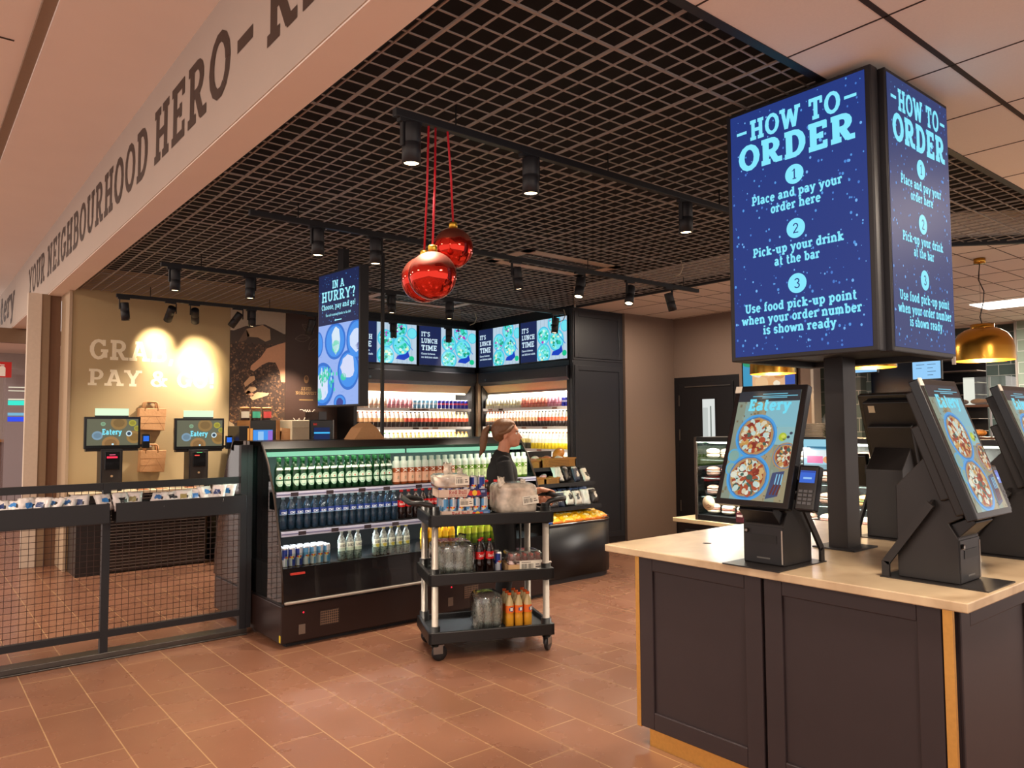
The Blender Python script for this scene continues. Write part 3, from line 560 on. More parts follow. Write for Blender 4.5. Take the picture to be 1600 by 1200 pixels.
for i, (nm, (x, y), side, w) in enumerate(WSC):
    lab = 'LUNCH TIME screen on the '+('rear fridge wall, away from the corner post', 'rear fridge wall, beside the corner post', 'side fridge wall, beside the corner post', 'side fridge wall, beside the tall cabinet')[i]
    X, Y = ((1, 0, 0), (0, 0, 1)) if not side else ((0, -1, 0), (0, 0, 1))
    t = thing('menu_screen', lab, 'screen', (x, y, 2.475), 0, 'lunch screens above the wall fridges'); PM = plane((0, 0, 0), X, Y)
    m = MB(); m.M = PM; m.box(0, 0, -.03, w-.015, .6, 0); hb = m.build('screen_housing', BLACKM, t, bevel=.004)
    m = MB(); m.M = PM @ Matrix.Translation((w/2-.007, .016, .001)); lunch_art(m, w-.035, .568, i); m.build('screen', SCREEN, hb)
# ================================================================ drinks: one of each kind, then copies
def wrap(mb, R, z0, z1, a0, a1, nu, nv, fn, z_shift=0):
    """label patch bent round a bottle; a = -90 faces the front (-y); fn(u, v) gives a colour or None"""
    g = [[None]*(nv+1) for _ in range(nu+1)]
    for i in range(nu+1):
        a = math.radians(a0+(a1-a0)*i/nu); r = R if not callable(R) else None
        for j in range(nv+1):
            z = z0+(z1-z0)*j/nv; rr = R(z) if callable(R) else R; g[i][j] = mb.P((rr*math.cos(a), rr*math.sin(a), z))
    for i in range(nu):
        for j in range(nv):
            c = fn((i+.5)/nu, (j+.5)/nv)
            if c: mb.ids([g[i][j], g[i+1][j], g[i+1][j+1], g[i][j+1]], c, True)
    return mb
def clabel(mb, s, R, zc, size, col, a=-90, fit=None):
    """lettering on a bottle front, flattened quads bent round radius R"""
    k = MB(); text(k, s, 0, zc-size/2, size, col, 'c', fit=fit, bold=.2, res=8)
    for f, c in zip(k.f, k.c):
        ids = []
        for i in f:
            v = k.v[i]; t = math.radians(a)+v.x/R; ids.append(mb.P((R*math.cos(t), R*math.sin(t), v.y)))
        mb.f.append(ids); mb.c.append(c); mb.mi.append(mb.m); mb.sm.append(False)
GREENG = pm('green_bottle_glass', '07401d', .1, trans=.3, ior=1.4, coat=.5, var=.02); WATERB = clear('blue_water_bottle', '88a6ba', .06, .22, '3c5f7c', 1.3, .2, 60); COLAB = pm('cola_dark_bottle', '1c0d0a', .12, coat=.6, var=0)
ORANGEB = pm('orange_soda', 'e08a1c', .18, coat=.5, var=.03); CANM = pm('drink_can_print', None, .3, .35, var=.02); LIDM = pm('can_lid', 'b8b8ba', .3, .9)
SODA = [(0, 0), (.026, 0), (.031, .006), (.031, .075), (.028, .09), (.031, .105), (.031, .15), (.024, .185), (.012, .212), (.0125, .226)]
def K(h, r=.031): return [(a*r/.031, b*h/.24) for a, b in SODA]
CAPP = [(0, 0), (.0145, 0), (.0145, .016), (0, .016)]
def mk_beer():
    o = MB(smooth=True).lathe([(0, 0), (.028, 0), (.0305, .006), (.0305, .14), (.027, .165), (.015, .2), (.0135, .245), (0, .247)], n=18).build('beer_bottle', GREENG)
    def art(u, v):
        x, y = (u-.5)*2, (v-.5)*2; r = x*x+y*y
        if r > 1: return None
        if r > .86: return (120, 176, 150)
        if abs(y) < .13: return (16, 84, 46) if abs(y) < .07 else (228, 244, 232)
        if .5 < r < .62: return (104, 172, 140)
        if abs(x) < .16 and .2 < y < .5: return (206, 60, 50)
        return (206, 234, 214)
    wrap(MB(), .0309, .035, .132, -158, -22, 18, 18, art).build('label', PRINT, o)
    wrap(MB(), lambda z: .0272-(z-.165)*.34+.0006, .160, .178, -150, -30, 10, 2, lambda u, v: (214, 236, 220)).build('neck_label', PRINT, o)
    MB((36, 120, 66), True).lathe([(.0142, .225), (.0155, .24), (.0155, .252), (0, .254)], n=16).build('cap', PRINTG, o); return o
def mk_water():
    o = MB(smooth=True).lathe(K(.245), n=16).build('water_bottle', WATERB)
    def art(u, v):
        x, y = (u-.5)*2, (v-.5)*2
        if (abs(x+.25)/.32)**2+((y+.2)/.5)**2 < 1 and ((x+.25)/.17)**2+((y+.2)/.26)**2 > 1: return (220, 235, 250)
        if (abs(x-.4)/.32)**2+((y+.2)/.5)**2 < 1 and ((x-.4)/.17)**2+((y+.2)/.26)**2 > 1: return (220, 235, 250)
        return (36, 62, 140) if v > .1 else (150, 190, 220)
    wrap(MB(), .0318, .112, .152, -160, -20, 18, 10, art).build('label', PRINT, o)
    MB((120, 160, 176), True).lathe([(r, z+.226) for r, z in CAPP], n=14).build('cap', PRINTG, o); return o
def mk_cola():
    o = MB(smooth=True).lathe(K(.24), n=16).build('cola_bottle', COLAB)
    m = wrap(MB(), .0318, .1, .152, -179, 179, 20, 3, lambda u, v: (190, 26, 30)); clabel(m, 'Coca-Cola', .0324, .126, .022, (240, 235, 230), fit=.062); m.build('label', PRINTG, o)
    MB((200, 30, 34), True).lathe([(r, z+.224) for r, z in CAPP], n=14).build('cap', PRINTG, o); return o
def mk_loka(lemon):
    o = MB(smooth=True).lathe(K(.225), n=16).build('mineral_water_bottle', PET)
    def art(u, v):
        if lemon and v < .45 and ((u-.5)/.24)**2+((v-.24)/.24)**2 < 1: return (238, 212, 96)
        return (222, 230, 214)
    m = wrap(MB(), .0318, .07, .135, -160, -20, 16, 12, art); clabel(m, 'LOKA', .0324, .112, .02, (30, 40, 52), fit=.05); m.build('label', PRINT, o)
    MB((196, 214, 204) if not lemon else (214, 206, 96), True).lathe([(r, z+.21) for r, z in CAPP], n=14).build('cap', PRINTG, o); return o
def mk_juice(low, lab):
    o = MB(low, True).lathe([(0, 0), (.029, 0), (.033, .006), (.033, .135), (.033, .16), (.03, .185)], n=16, cols=[low]*5).build('juice_bottle', PRINTG)
    m = wrap(MB(), .0336, .02, .098, -179, 179, 20, 4, lambda u, v: lab if abs(((u*4) % 1)-.5) < .42 else low)
    def X(u, v):
        x, y = abs((u-.5)*2), abs((v-.5)*2); return (246, 244, 232) if abs(x-y) < .28 else None
    wrap(m, .0339, .104, .132, -128, -52, 12, 10, X); wrap(m, .0341, .045, .07, -102, -78, 3, 4, lambda u, v: (120, 120, 110) if int(u*3+v*4) % 2 else None); m.build('label', PRINT, o)
    MB((214, 232, 220), True).lathe([(.0335, .137), (.034, .165), (.031, .19), (.021, .2), (.021, .232), (0, .234)], n=16, cols=[(216, 236, 224)]*3+[(190, 220, 206)]*2).build('sleeve_cap', PRINT, o); return o
def mk_soda(col, lab, caps, word=None):
    o = MB(col, True).lathe(K(.225), n=14).build('soda_bottle', PRINTG)
    m = wrap(MB(), .0318, .085, .14, -179, 179, 18, 4, lambda u, v: lab)
    if word: clabel(m, word, .0324, .112, .022, (40, 50, 130), fit=.045)
    m.build('label', PRINT, o); MB(caps, True).lathe([(r, z+.21) for r, z in CAPP], n=14).build('cap', PRINTG, o); return o
def can_art(a, b, r=.0265, h=.142):
    m = MB(smooth=True); m.lathe([(0, 0), (r*.8, 0), (r, .008)], n=16, cols=[(170, 170, 175)]*2); m2 = []
    def art(u, v):
        x = (u*2) % 1; return a if (x < .5) ^ (v > .5+.25*(((x*2) % 1)-.5)) else b
    wrap(m, r, .008, h-.012, -270, 90, 24, 10, art)
    def logo(u, v):
        x, y = (u-.5)*2, (v-.5)*2
        if x*x+y*y < .16: return (236, 196, 60)
        return (206, 40, 44) if abs(y-.35*abs(x)) < .3 and abs(x) > .15 else None
    wrap(m, r*1.006, h*.36, h*.62, -130, -50, 12, 8, logo)
    o = m.build('energy_drink_can', CANM); MB(smooth=True).lathe([(r, h-.012), (r*.82, h-.002), (r*.82, h), (r*.76, h-.004), (0, h-.004)], n=16).build('lid', LIDM, o); return o
PROTO = {}
def place(proto, loc, label, cat, group, rz=0):
    """the first use moves the original, later uses copy it with its parts"""
    if not proto.get('used'):
        o = proto; o['used'] = 1; o.location = loc; o.rotation_euler = (0, 0, rz); o['label'] = label; o['group'] = group
    else: o = dup(proto, loc, rz, label, group)
    o['category'] = cat; return o
def row(proto, n, x, dx, y, z, what, where, cat='bottle', group=None, rj=.4, T=None, start=0):
    for i in range(n):
        p = Vector((x+i*dx, y, z)); w = T @ p if T else p
        place(proto, w, f'{ORD[i+start]} {what} {where}', cat, group or f'{what}s {where}', rnd.uniform(-rj, rj)+(T.to_euler().z if T else 0))
# ================================================================ the curved-glass drinks coolers
CX, CY = 2.17, 5.30
PROF = [(0.012, .32), (.03, .52), (.095, .79), (.20, 1.085), (.323, 1.32), (.44, 1.46), (.46, 1.487), (.765, 1.487), (.765, .32)]
CABB = pm('cooler_black_panel', '151214', .25, coat=.3); CABN = pm('cooler_brown_base', '2a1c1a', .35)
def cooler(loc, rz, label):
    t = thing('drinks_cooler', label, 'cooler', loc, rz, 'curved glass drinks coolers'); L = 2.6
    b = MB().box(.0, .03, .03, L, .76, .3); body = b.build('base', CABN, t, bevel=.006)
    MB().box(.05, .06, 0, L-.05, .74, .03).build('plinth', BLACKM, t)
    for gx in (.30, 1.62):
        m = MB((58, 48, 44)); m.box(gx, .027, .115, gx+.155, .031, .225); m.col = (150, 122, 100)
        for i in range(9): m.box(gx+.006+i*.0165, .0255, .12, gx+.009+i*.0165, .028, .22)
        for i in range(6): m.box(gx+.004, .0255, .125+i*.018, gx+.151, .028, .128+i*.018)
        m.build('air_grille', PRINT, t)
        m = MB((230, 30, 60), True).ball((gx-.13, .028, .235), .007, .004, .007, 8, 6); m.build('indicator_light', pm('red_led', 'ff2440', .3, emit=1.2), t)
        MB((120, 104, 92)).box(gx-.165, .0265, .08, gx-.115, .03, .15).build('control_sticker', PRINT, t)
    MB((232, 206, 60)).box(-.0015, .035, .04, .0, .06, .09).build('warning_sticker', PRINT, t)
    m = MB(); m.box(.01, -.022, .315, L-.01, .006, .333); m.build('bumper_rail', ALU, t, bevel=.006)
    m = MB(); m.prism([(.006, .30), (.022, .57), (.05, .57), (.05, .30)], 'x', .01, L-.01); m.build('front_apron', CABB, t)
    MB((196, 60, 50)).box(.06, .003, .52, .17, .018, .535).build('maker_badge', PRINT, t)
    MB().box(.01, .05, .3, L-.01, .72, .565).build('deck', BLACKS, t)
    MB().box(.01, .70, .565, L-.01, .76, 1.45).build('back_panel', pm('matt_black_lining', '050505', .8, spec=.2), t)
    m = MB(); m.prism([(.42, 1.405), (.40, 1.43), (.44, 1.487), (.76, 1.487), (.76, 1.45), (.48, 1.45), (.48, 1.405)], 'x', 0, L); m.build('canopy', pm('canopy_dark_brown', '1d1512', .3, coat=.2), t)
    MB().box(.02, .402, 1.368, 1.255, .45, 1.403).build('light_strip', LED, t); MB().box(1.30, .402, 1.368, L-.03, .45, 1.403).build('light_strip', LED, t)
    for z, y in ((1.098, .195), (.815, .10)):
        s = MB().box(.015, y, z, L-.015, .70, z+.012).build('shelf', BLACKS, t)
        m = MB((196, 202, 226)); m.box(.02, y-.012, z-.026, L-.02, y, z+.012); m.col = (110, 112, 150); m.box(.02, y-.0135, z-.012, L-.02, y-.011, z-.004); q = random.Random(int(z*100)); m.col = (60, 52, 58)
        for i in range(9): x = .15+i*.27+q.uniform(-.05, .05); m.box(x, y-.0145, z-.022, x+.06, y-.012, z+.006)
        m.build('price_rail', PRINTG, s)
        MB().box(.03, y+.004, z-.012, L-.03, y+.016, z-.001).build('shelf_light', LEDW, s)
    MB().box(.015, .004, .575, L-.015, .010, .675).build('front_glass', PANE, t)
    for x in (0, L-.012):
        pn = MB().prism(PROF, 'x', x, x+.012).build('end_glass', PANE, t)
        m = MB(smooth=True); m.tube([(x+.006, a, b) for a, b in PROF[:7]], .009, 8); m.build('glass_trim', pm('dark_glass_trim', '3a302a', .3, .5), pn)
        MB().box(x-.001, .705, .32, x+.014, .765, 1.487).build('rear_stile', pm('grey_stile', '6a6460', .45), pn)
    return t
cooler((CX, CY, 0), 0, 'long black curved-glass cooler of chilled drinks facing the open floor')
cooler((CX+2.6, CY+1.55, 0), PI, 'matching curved-glass cooler backing onto it and facing the coffee counter')
for (x, z, y, p) in ((1.3, 1.36, .43, 80), (1.3, 1.08, .24, 40), (1.3, .795, .16, 34)):
    for hx_ in (.65, 1.95):
        o = lamp('AREA', (CX+hx_, CY+y, z), p*.5, (.6, 1, .82) if z > 1.2 else (.85, .95, 1), (CX+hx_, CY+y+.14, z-.28), shape='RECTANGLE', size=1.2, size_y=.03)
T0 = Matrix.Translation((CX, CY, 0))
bx = lambda px, Y=5.45, y=800: on(px, y, 'Y', Y).x-CX
beer = mk_beer()
row(beer, 16, .075, .0635, .285, 1.111, 'green beer bottle from the fence end,', "front row of the cooler's top shelf", T=T0, group='green beer bottles in the cooler')
row(beer, 16, .10, .0635, .36, 1.111, 'green beer bottle from the fence end,', "back row of the cooler's top shelf", T=T0, group='green beer bottles in the cooler')
row(mk_juice((178, 92, 52), (236, 190, 160)), 9, 1.10, .0705, .285, 1.111, 'peach juice bottle from the beer bottles,', "on the cooler's top shelf", T=T0, group='peach juice bottles in the cooler', rj=.1)
row(mk_juice((122, 176, 62), (206, 228, 176)), 12, 1.735, .0705, .285, 1.111, 'green juice bottle from the peach juice,', "on the cooler's top shelf", T=T0, group='green juice bottles in the cooler', rj=.1)
row(mk_water(), 16, .075, .0635, .20, .828, 'blue water bottle from the fence end,', "on the cooler's middle shelf", T=T0, group='blue water bottles in the cooler', rj=.15)
row(mk_cola(), 20, 1.10, .07, .20, .828, 'dark cola bottle from the water bottles,', "on the cooler's middle shelf", T=T0, group='cola bottles in the cooler', rj=.25)
canb = can_art((40, 60, 140), (196, 200, 210)); cans = can_art((90, 150, 196), (204, 208, 214))
for r_ in range(3):
    for i in range(7):
        pr_ = canb if i < 3 else cans
        place(pr_, (CX+.05+i*.0555, CY+.10+r_*.058, .566), f"{ORD[i]} energy drink can from the glass end, {('front', 'middle', 'back')[r_]} row on the cooler deck", 'can', 'energy drink cans on the cooler deck', rnd.uniform(-.5, .5))
x0 = bx(546, 5.42, 870)
row(mk_loka(False), 3, x0-.07, .07, .12, .566, 'clear mineral water bottle from the cans,', 'on the cooler deck', T=T0, group='plain mineral water bottles in the cooler', rj=.1)
x0 = bx(587, 5.42, 870)
row(mk_loka(True), 5, x0, .07, .12, .566, 'lemon mineral water bottle from the cans,', 'on the cooler deck', T=T0, group='lemon mineral water bottles in the cooler', rj=.1)
x0 = bx(662, 5.42, 870)
row(mk_soda((236, 176, 24), (246, 200, 40), (236, 190, 50)), 5, x0, .07, .12, .566, 'yellow soda bottle from the lemon water,', 'on the cooler deck', T=T0, group='yellow soda bottles in the cooler')
row(mk_soda((160, 180, 40), (196, 206, 66), (120, 170, 60)), 6, x0+.38, .07, .12, .566, 'lime soda bottle from the yellow soda,', 'on the cooler deck', T=T0, group='lime soda bottles in the cooler')
# ================================================================ open wall fridges at the back
CREAM = pm('fridge_cream_lip', 'd9b88c', .5); WHITEI = pm('fridge_white_interior', 'e8e6e0', .5); GREYB = pm('roller_blind', '8e857c', .8)
def wall_fridge(T, W, label, blind):
    t = thing('wall_fridge', label, 'fridge', M=T, group='open wall fridges')
    MB().box(0, 0, 0, .05, .5, 2.47).build('side_panel', BLACKS, t); MB().box(W-.05, 0, 0, W, .5, 2.47).build('side_panel', BLACKS, t)
    MB().box(.05, .44, .1, W-.05, .5, 2.2).build('back_panel', WHITEI, t); MB().box(.05, 0, 0, W-.05, .5, .45).build('base', BLACKS, t)
    m = MB(); m.prism([(.0, 2.205), (-.05, 2.25), (-.055, 2.385), (-.005, 2.40), (-.005, 2.47), (.5, 2.47), (.5, 2.205)], 'x', 0, W); m.build('canopy', pm('fridge_canopy', '23242a', .32), t)
    m = MB(); m.prism([(.01, 2.2), (.11, 2.095), (.12, 2.1), (.03, 2.203)], 'x', .06, W-.06); m.build('cream_lip', CREAM, t)
    MB().box(.08, .13, 2.075, W-.08, .17, 2.095).build('light_strip', LEDW, t)
    if blind: MB().box(.06, .10, 1.885, W-.06, .108, 2.1).build('roller_blind', GREYB, t)
    for z in (1.855, 1.585, 1.275, .985, .70):
        s = MB().box(.05, .03, z-.014, W-.05, .44, z).build('shelf', WHITEI, t)
        m = MB((226, 222, 218)); m.box(.05, .016, z-.036, W-.05, .03, z+.003); q = random.Random(int(z*77+W*10)); m.col = (150, 110, 96)
        for i in range(4): x = .1+q.uniform(0, W-.3); m.box(x, .0145, z-.03, x+.1, .017, z-.004)
        m.build('price_rail', PRINT, s)
    MB((90, 110, 120)).box(W*.1, -.058, 2.27, W*.1+.03, -.05, 2.3).build('thermostat', PRINT, t)
    return t
TB = Matrix.Translation((4.75, 9.245, 0)); TR = Matrix.Translation((6.847, 9.2, 0)) @ Matrix.Rotation(-PI/2, 4, 'Z')
wall_fridge(TB, 2.03, 'open wall fridge of bottles along the rear wall behind the slim post', False)
wall_fridge(TR, 1.985, 'open wall fridge with half-lowered grey blind between corner post and tall cabinet', True)
for T, p in ((TB, 32), (TR, 32)):
    for z, k in ((2.06, 1), (1.82, .5), (1.55, .5), (1.24, .4)):
        for hx_ in (.55, 1.5):
            a = T @ Vector((hx_, .08, z)); b = T @ Vector((hx_, .25, z-.3)); lamp('AREA', a, p*k*.5, (1, .93, .82), b, shape='RECTANGLE', size=.9, size_y=.03)
st = tag(MB().box(6.79, 9.17, 0, 6.87, 9.235, 2.4).build('corner_post', pm('bronze_corner_post', '6a5848', .4, .4)), 'narrow bronze post in the corner where the wall fridges meet', 'post')
struct(MB().box(4.7, 9.275, 2.47, 6.8, 9.745, 3.186).build('wall_over_rear_fridge', BLACKS)); struct(MB().box(6.877, 7.22, 2.47, 7.3, 9.19, 3.5).build('wall_over_side_fridge', BLACKS))
struct(MB().box(6.88, 9.215, 0, 7.6, 9.745, 3.5).build('wall_corner', BLACKM))
def simple(nm, prof, cols, mat=PRINT, n=10): return MB(smooth=True).lathe(prof, n=n, cols=cols).build(nm, mat)
def sbt(nm, body, band, shoulder, cap, h=.22): return simple(nm, [(0, 0), (.029, 0), (.031, h*.03), (.031, h*.36), (.031, h*.36), (.031, h*.6), (.031, h*.6), (.024, h*.8), (.013, h*.9), (.013, h*.93), (.0155, h*.93), (.0155, h), (0, h)], [body]*3+[band]*2+[shoulder]*4+[cap]*3)
def cup(c1, c2): return simple('yoghurt_drink', [(0, 0), (.029, 0), (.031, .05), (.029, .06), (.031, .115), (.02, .135), (.02, .145), (0, .145)], [c1, c1, c2, c1, c1, c2, c2])
def scan(c1, c2): return simple('energy_drink_can', [(0, 0), (.024, 0), (.027, .006), (.027, .06), (.027, .085), (.027, .12), (.022, .132), (0, .132)], [(190, 190, 195), c1, c1, c2, c1, (200, 200, 205), (200, 200, 205)], CANM)
RW = [('TB', TB, 'rear', [
  (1.855, [(cup((240, 214, 190), (232, 150, 110)), 7, 'yoghurt drink'), (cup((236, 170, 180), (214, 90, 130)), 6, 'pink yoghurt drink'), (scan((120, 176, 214), (206, 214, 224)), 6, 'pale blue energy can'), (scan((40, 44, 150), (206, 60, 90)), 8, 'navy energy can')]),
  (1.585, [(sbt('soda_bottle', (54, 34, 28), (244, 178, 116), (246, 226, 206), (224, 110, 70)), 11, 'dark soda bottle with pale orange label'), (sbt('soda_bottle', (40, 26, 26), (222, 76, 44), (216, 206, 190), (50, 40, 36)), 6, 'dark soda bottle with red label'), (sbt('soda_bottle', (52, 38, 32), (226, 92, 56), (240, 226, 186), (196, 170, 120)), 10, 'dark soda bottle with orange label')]),
  (1.275, [(sbt('juice_bottle', (186, 206, 120), (232, 236, 224), (240, 242, 234), (96, 170, 96), .235), 8, 'pale juice bottle with green cap'), (sbt('juice_bottle', (246, 206, 40), (248, 216, 70), (248, 226, 150), (206, 140, 50), .235), 19, 'yellow juice bottle')])]),
 ('TR', TR, 'side', [
  (1.855, [(cup((240, 236, 214), (226, 216, 130)), 12, 'white yoghurt drink'), (cup((232, 150, 130), (206, 60, 60)), 8, 'red yoghurt drink'), (cup((236, 170, 190), (214, 110, 140)), 4, 'pink yoghurt drink'), (scan((50, 54, 170), (206, 206, 230)), 3, 'navy energy can')]),
  (1.585, [(sbt('soda_bottle', (50, 34, 28), (244, 184, 130), (246, 232, 220), (226, 120, 90)), 17, 'dark soda bottle with pale orange label'), (sbt('soda_bottle', (40, 28, 26), (226, 96, 50), (212, 206, 190), (44, 48, 40)), 10, 'dark soda bottle with orange label')]),
  (1.275, [(sbt('juice_bottle', (170, 196, 150), (226, 236, 226), (236, 240, 234), (90, 170, 120), .235), 9, 'pale juice bottle with green cap'), (sbt('juice_bottle', (66, 62, 46), (214, 190, 90), (220, 224, 210), (60, 66, 52), .235), 6, 'dark-capped tea bottle'), (sbt('juice_bottle', (244, 216, 30), (236, 230, 200), (240, 238, 226), (214, 130, 50), .235), 12, 'yellow juice bottle')]),
  (.985, [(sbt('juice_bottle', (206, 196, 170), (236, 228, 214), (236, 232, 224), (196, 150, 70), .2), 27, 'low-shelf smoothie bottle')])])]
ends = {'rear': 'wall end', 'side': 'corner post'}; shelfn = {1.855: 'top', 1.585: 'second', 1.275: 'third', .985: 'fourth'}
for _, T, nm, rows in RW:
    for z, grp in rows:
        x = .095
        for o, n, what in grp:
            cat = 'can' if 'can' in what else 'bottle'
            row(o, n, x, .0705, .075, z, what+' from the '+ends[nm]+',', f'{shelfn[z]} shelf, {nm} fridge', cat, f'{what}s in the {nm} fridge', .1, T); x += n*.0705
# ================================================================ tall cabinet, snack stand
t = thing('tall_cabinet', 'tall black panelled cabinet closing off the side fridge next to the taupe wall', 'cabinet', (6.85, 7.15, 0))
CABK = pm('cabinet_charcoal', '202127', .45, var=.06, nscale=10); m = MB().box(.0, .01, .0, .98, .06, 3.165); m.build('carcass', CABK, t)
for z0_, z1_ in ((.05, 2.43), (2.47, 3.15)):
    dr = MB().box(.01, .0, z0_, .97, .012, z1_).build('door', CABK, t)
    m = MB(); e = .07
    for a in ((.03, z0_+.03, .03+e, z1_-.03), (.95-e, z0_+.03, .95, z1_-.03), (.03+e, z0_+.03, .95-e, z0_+.03+e), (.03+e, z1_-.03-e, .95-e, z1_-.03)): m.box(a[0], -.012, a[1], a[2], .001, a[3])
    m.build('door_frame', CABK, dr, bevel=.004)
SX, SY = 4.82, 5.652
t = thing('snack_stand', 'black stepped snack stand with rounded base standing beside the curved-glass cooler', 'display stand', (SX, SY, 0))
arc = [(1.0+.26*math.cos(a), .26+.26*math.sin(a)) for a in [math.radians(-90+15*k) for k in range(7)]]
out = [(0, 0)]+arc+[(1.26, .95), (0, .95)]
m = MB(); m.prism([(x*.985, y+.02) for x, y in out], 'z', .0, .05); m.build('plinth', BLACKM, t)
m = MB(smooth=True); m.prism(out, 'z', .05, .575); m.build('base', BLACKS, t)
m = MB(); m.prism(out, 'z', .575, .585); m.build('base_top', BLACKM, t)
m = MB(); m.tube([(x, y, .595) for x, y in out[:8]], .008, 6); m.tube([(x, y, .62) for x, y in out[1:8]], .004, 6); m.build('rim', STEEL, t)
STEPS = [(.10, .725), (.19, .965), (.34, 1.125)]
for y, z in STEPS:
    s = MB().box(0, y, z, 1.08, .95, z+.014).build('shelf', BLACKS, t); MB().box(0, y-.01, z-.012, 1.085, y, z+.028).build('shelf_lip', BLACKM, s)
MB().box(0, .9, .58, 1.1, .95, 1.3).build('back_panel', BLACKM, t)
for x in (.02, 1.06): MB().box(x-.012, .55, .58, x+.012, .9, 1.125).build('bracket', BLACKM, t)
POUCH = pm('foil_pouch_print', None, .3, spec=.6, var=.12, nscale=60); WICK = pm('wicker', 'b07a3a', .7, bump=.8, nscale=90, var=.25)
def pouch(nm, c, w, h, d, colf, label, group, lean=.3, rz=0, sd=0, up=False, cat='bag'):
    R = Matrix.Rotation(rz, 4, 'Z') @ Matrix.Rotation((PI/2-lean) if up else lean, 4, 'X')
    return tag(MB(smooth=True).pouch((0, 0, 0), w, h, d, R, cols=colf, sd=sd).build(nm, POUCH, loc=c), label, cat, group)
q = random.Random(21)
YEL = lambda u, v, s: (232, 120, 30) if v < .07 else ((250, 226, 150) if .4 < v < .62 and .25 < u < .75 else (244, 178, 22)) if s else None
for r_ in range(3):
    for i in range(6):
        x = .40+i*.145+q.uniform(-.02, .02)-(.02*r_); y = .085+r_*.085+(.0 if i < 5 else .07); z = .628+r_*.022
        pouch('crisp_bag', (SX+x, SY+y, z), .17, .15, .05, YEL, f'{ORD[i]} yellow crisp bag from the cooler, {("front", "middle", "back")[r_]} row on the stand base', 'yellow crisp bags on the stand base', .3, q.uniform(-.3, .3), 40+r_*9+i)
for r_ in range(2):
    for i in range(3):
        pouch('crisp_bag', (SX+.05+i*.125, SY+.08+r_*.11, .628+r_*.025), .15, .14, .05, lambda u, v, s: (40, 70, 130) if v < .35 else (226, 230, 236) if (u+v) % .5 < .3 else (120, 150, 196), f'{ORD[i]} white and blue snack bag from the cooler, {("front", "back")[r_]} row on the stand base', 'white and blue snack bags on the stand base', .3, q.uniform(-.3, .3), 60+r_*5+i)
BW = [(232, 226, 210), (44, 40, 40), (214, 206, 192), (60, 66, 84), (236, 232, 222)]
def mixed(k):
    base = BW[(k*2) % 5]; ink = BW[(k*2+1) % 5] if k % 3 else (54, 50, 52)
    return lambda u, v, s: ink if ((u-.5-.1*(k % 3-1))/.26)**2+((v-.45)/.2)**2 < 1 or v > .86 else base
for i in range(9):
    pouch('snack_pouch', (SX+.07+i*.118, SY+.155+q.uniform(-.03, .02), .74+.085+q.uniform(-.01, .02)), .115, .17, .05, mixed(i), f'{ORD[i]} black and white snack pouch from the cooler, lowest shelf of the snack stand', 'pouches on the lowest snack shelf', q.uniform(.3, .6), q.uniform(-.5, .5), 80+i, True, 'pouch')
for i in range(7):
    pouch('snack_pouch', (SX+.12+i*.15, SY+.29, .74+.12), .15, .15, .05, lambda u, v, s: (36, 52, 92) if v < .7 else (90, 110, 150), f'{ORD[i]} dark blue snack pouch from the cooler, behind on the lowest snack shelf', 'dark blue pouches on the lowest snack shelf', .5, q.uniform(-.3, .3), 95+i, True, 'pouch')
for i in range(4):
    pouch('snack_pouch', (SX+.62+i*.13, SY+.27+q.uniform(-.01, .02), .98+.085+q.uniform(-.005, .02)), .125, .17, .05, mixed(i+2), f'{ORD[i]} grey snack pouch from the baskets on the middle snack shelf', 'pouches on the middle snack shelf', q.uniform(.2, .5), q.uniform(-.5, .5), 110+i, True, 'pouch')
def basket(x, y, z, w, d, h, label):
    t = thing('wicker_basket', label, 'basket', (x, y, z), 0, 'wicker baskets on the snack stand')
    m = MB(); m.box(0, 0, 0, w, d, .008)
    for a in ((0, 0, w, .012), (0, d-.012, w, d), (0, 0, .012, d), (w-.012, 0, w, d)): m.box(a[0], a[1], 0, a[2], a[3], h)
    m.build('weave', WICK, t); m = MB(smooth=True); m.tube([(0, 0, h), (w, 0, h), (w, d, h), (0, d, h)], .009, 6, closed=True); m.build('rim', WICK, t)
    m = MB((96, 62, 30))
    for k in range(4): m.box(w*.2, -.0015, h*(.25+.17*k), w*.8, .0, h*(.29+.17*k))
    m.build('stamp', PRINT, t)
basket(SX+.03, SY+.36, 1.14, .42, .3, .085, 'wicker basket on the top snack shelf beside the cooler glass'); basket(SX+.47, SY+.36, 1.14, .5, .3, .10, 'wicker basket at the open end of the top snack shelf')
basket(SX+.04, SY+.21, .98, .34, .3, .075, 'wicker basket on the middle snack shelf beside the cooler glass'); basket(SX+.39, SY+.21, .98, .2, .3, .07, 'small wicker basket on the middle snack shelf next to the pouches')
for i in range(10):
    c = [(226, 206, 190), (214, 120, 70), (90, 60, 60), (236, 226, 214), (206, 130, 100)][i % 5]
    b = MB(c, True).ball((0, 0, 0), .045, .06, .032, 12, 8); tag(b.build('wrapped_bun', POUCH, loc=(SX+.08+i*.092, SY+.47+(i % 2)*.08, 1.235 if i > 4 else 1.215), rot=(q.uniform(-.3, .3), .2, q.uniform(0, 3))), f'{ORD[i]} wrapped bun from the cooler in the top snack baskets', 'bun', 'wrapped buns in the top snack baskets')
tag(MB((222, 146, 60), True).ball((0, 0, 0), .1, .05, .06, 16, 10).build('orange_crisp_packet', POUCH, loc=(SX+.86, SY+.52, 1.285), rot=(0, -.3, .2)), 'bulging orange packet leaning at the open end of the top snack basket', 'packet')
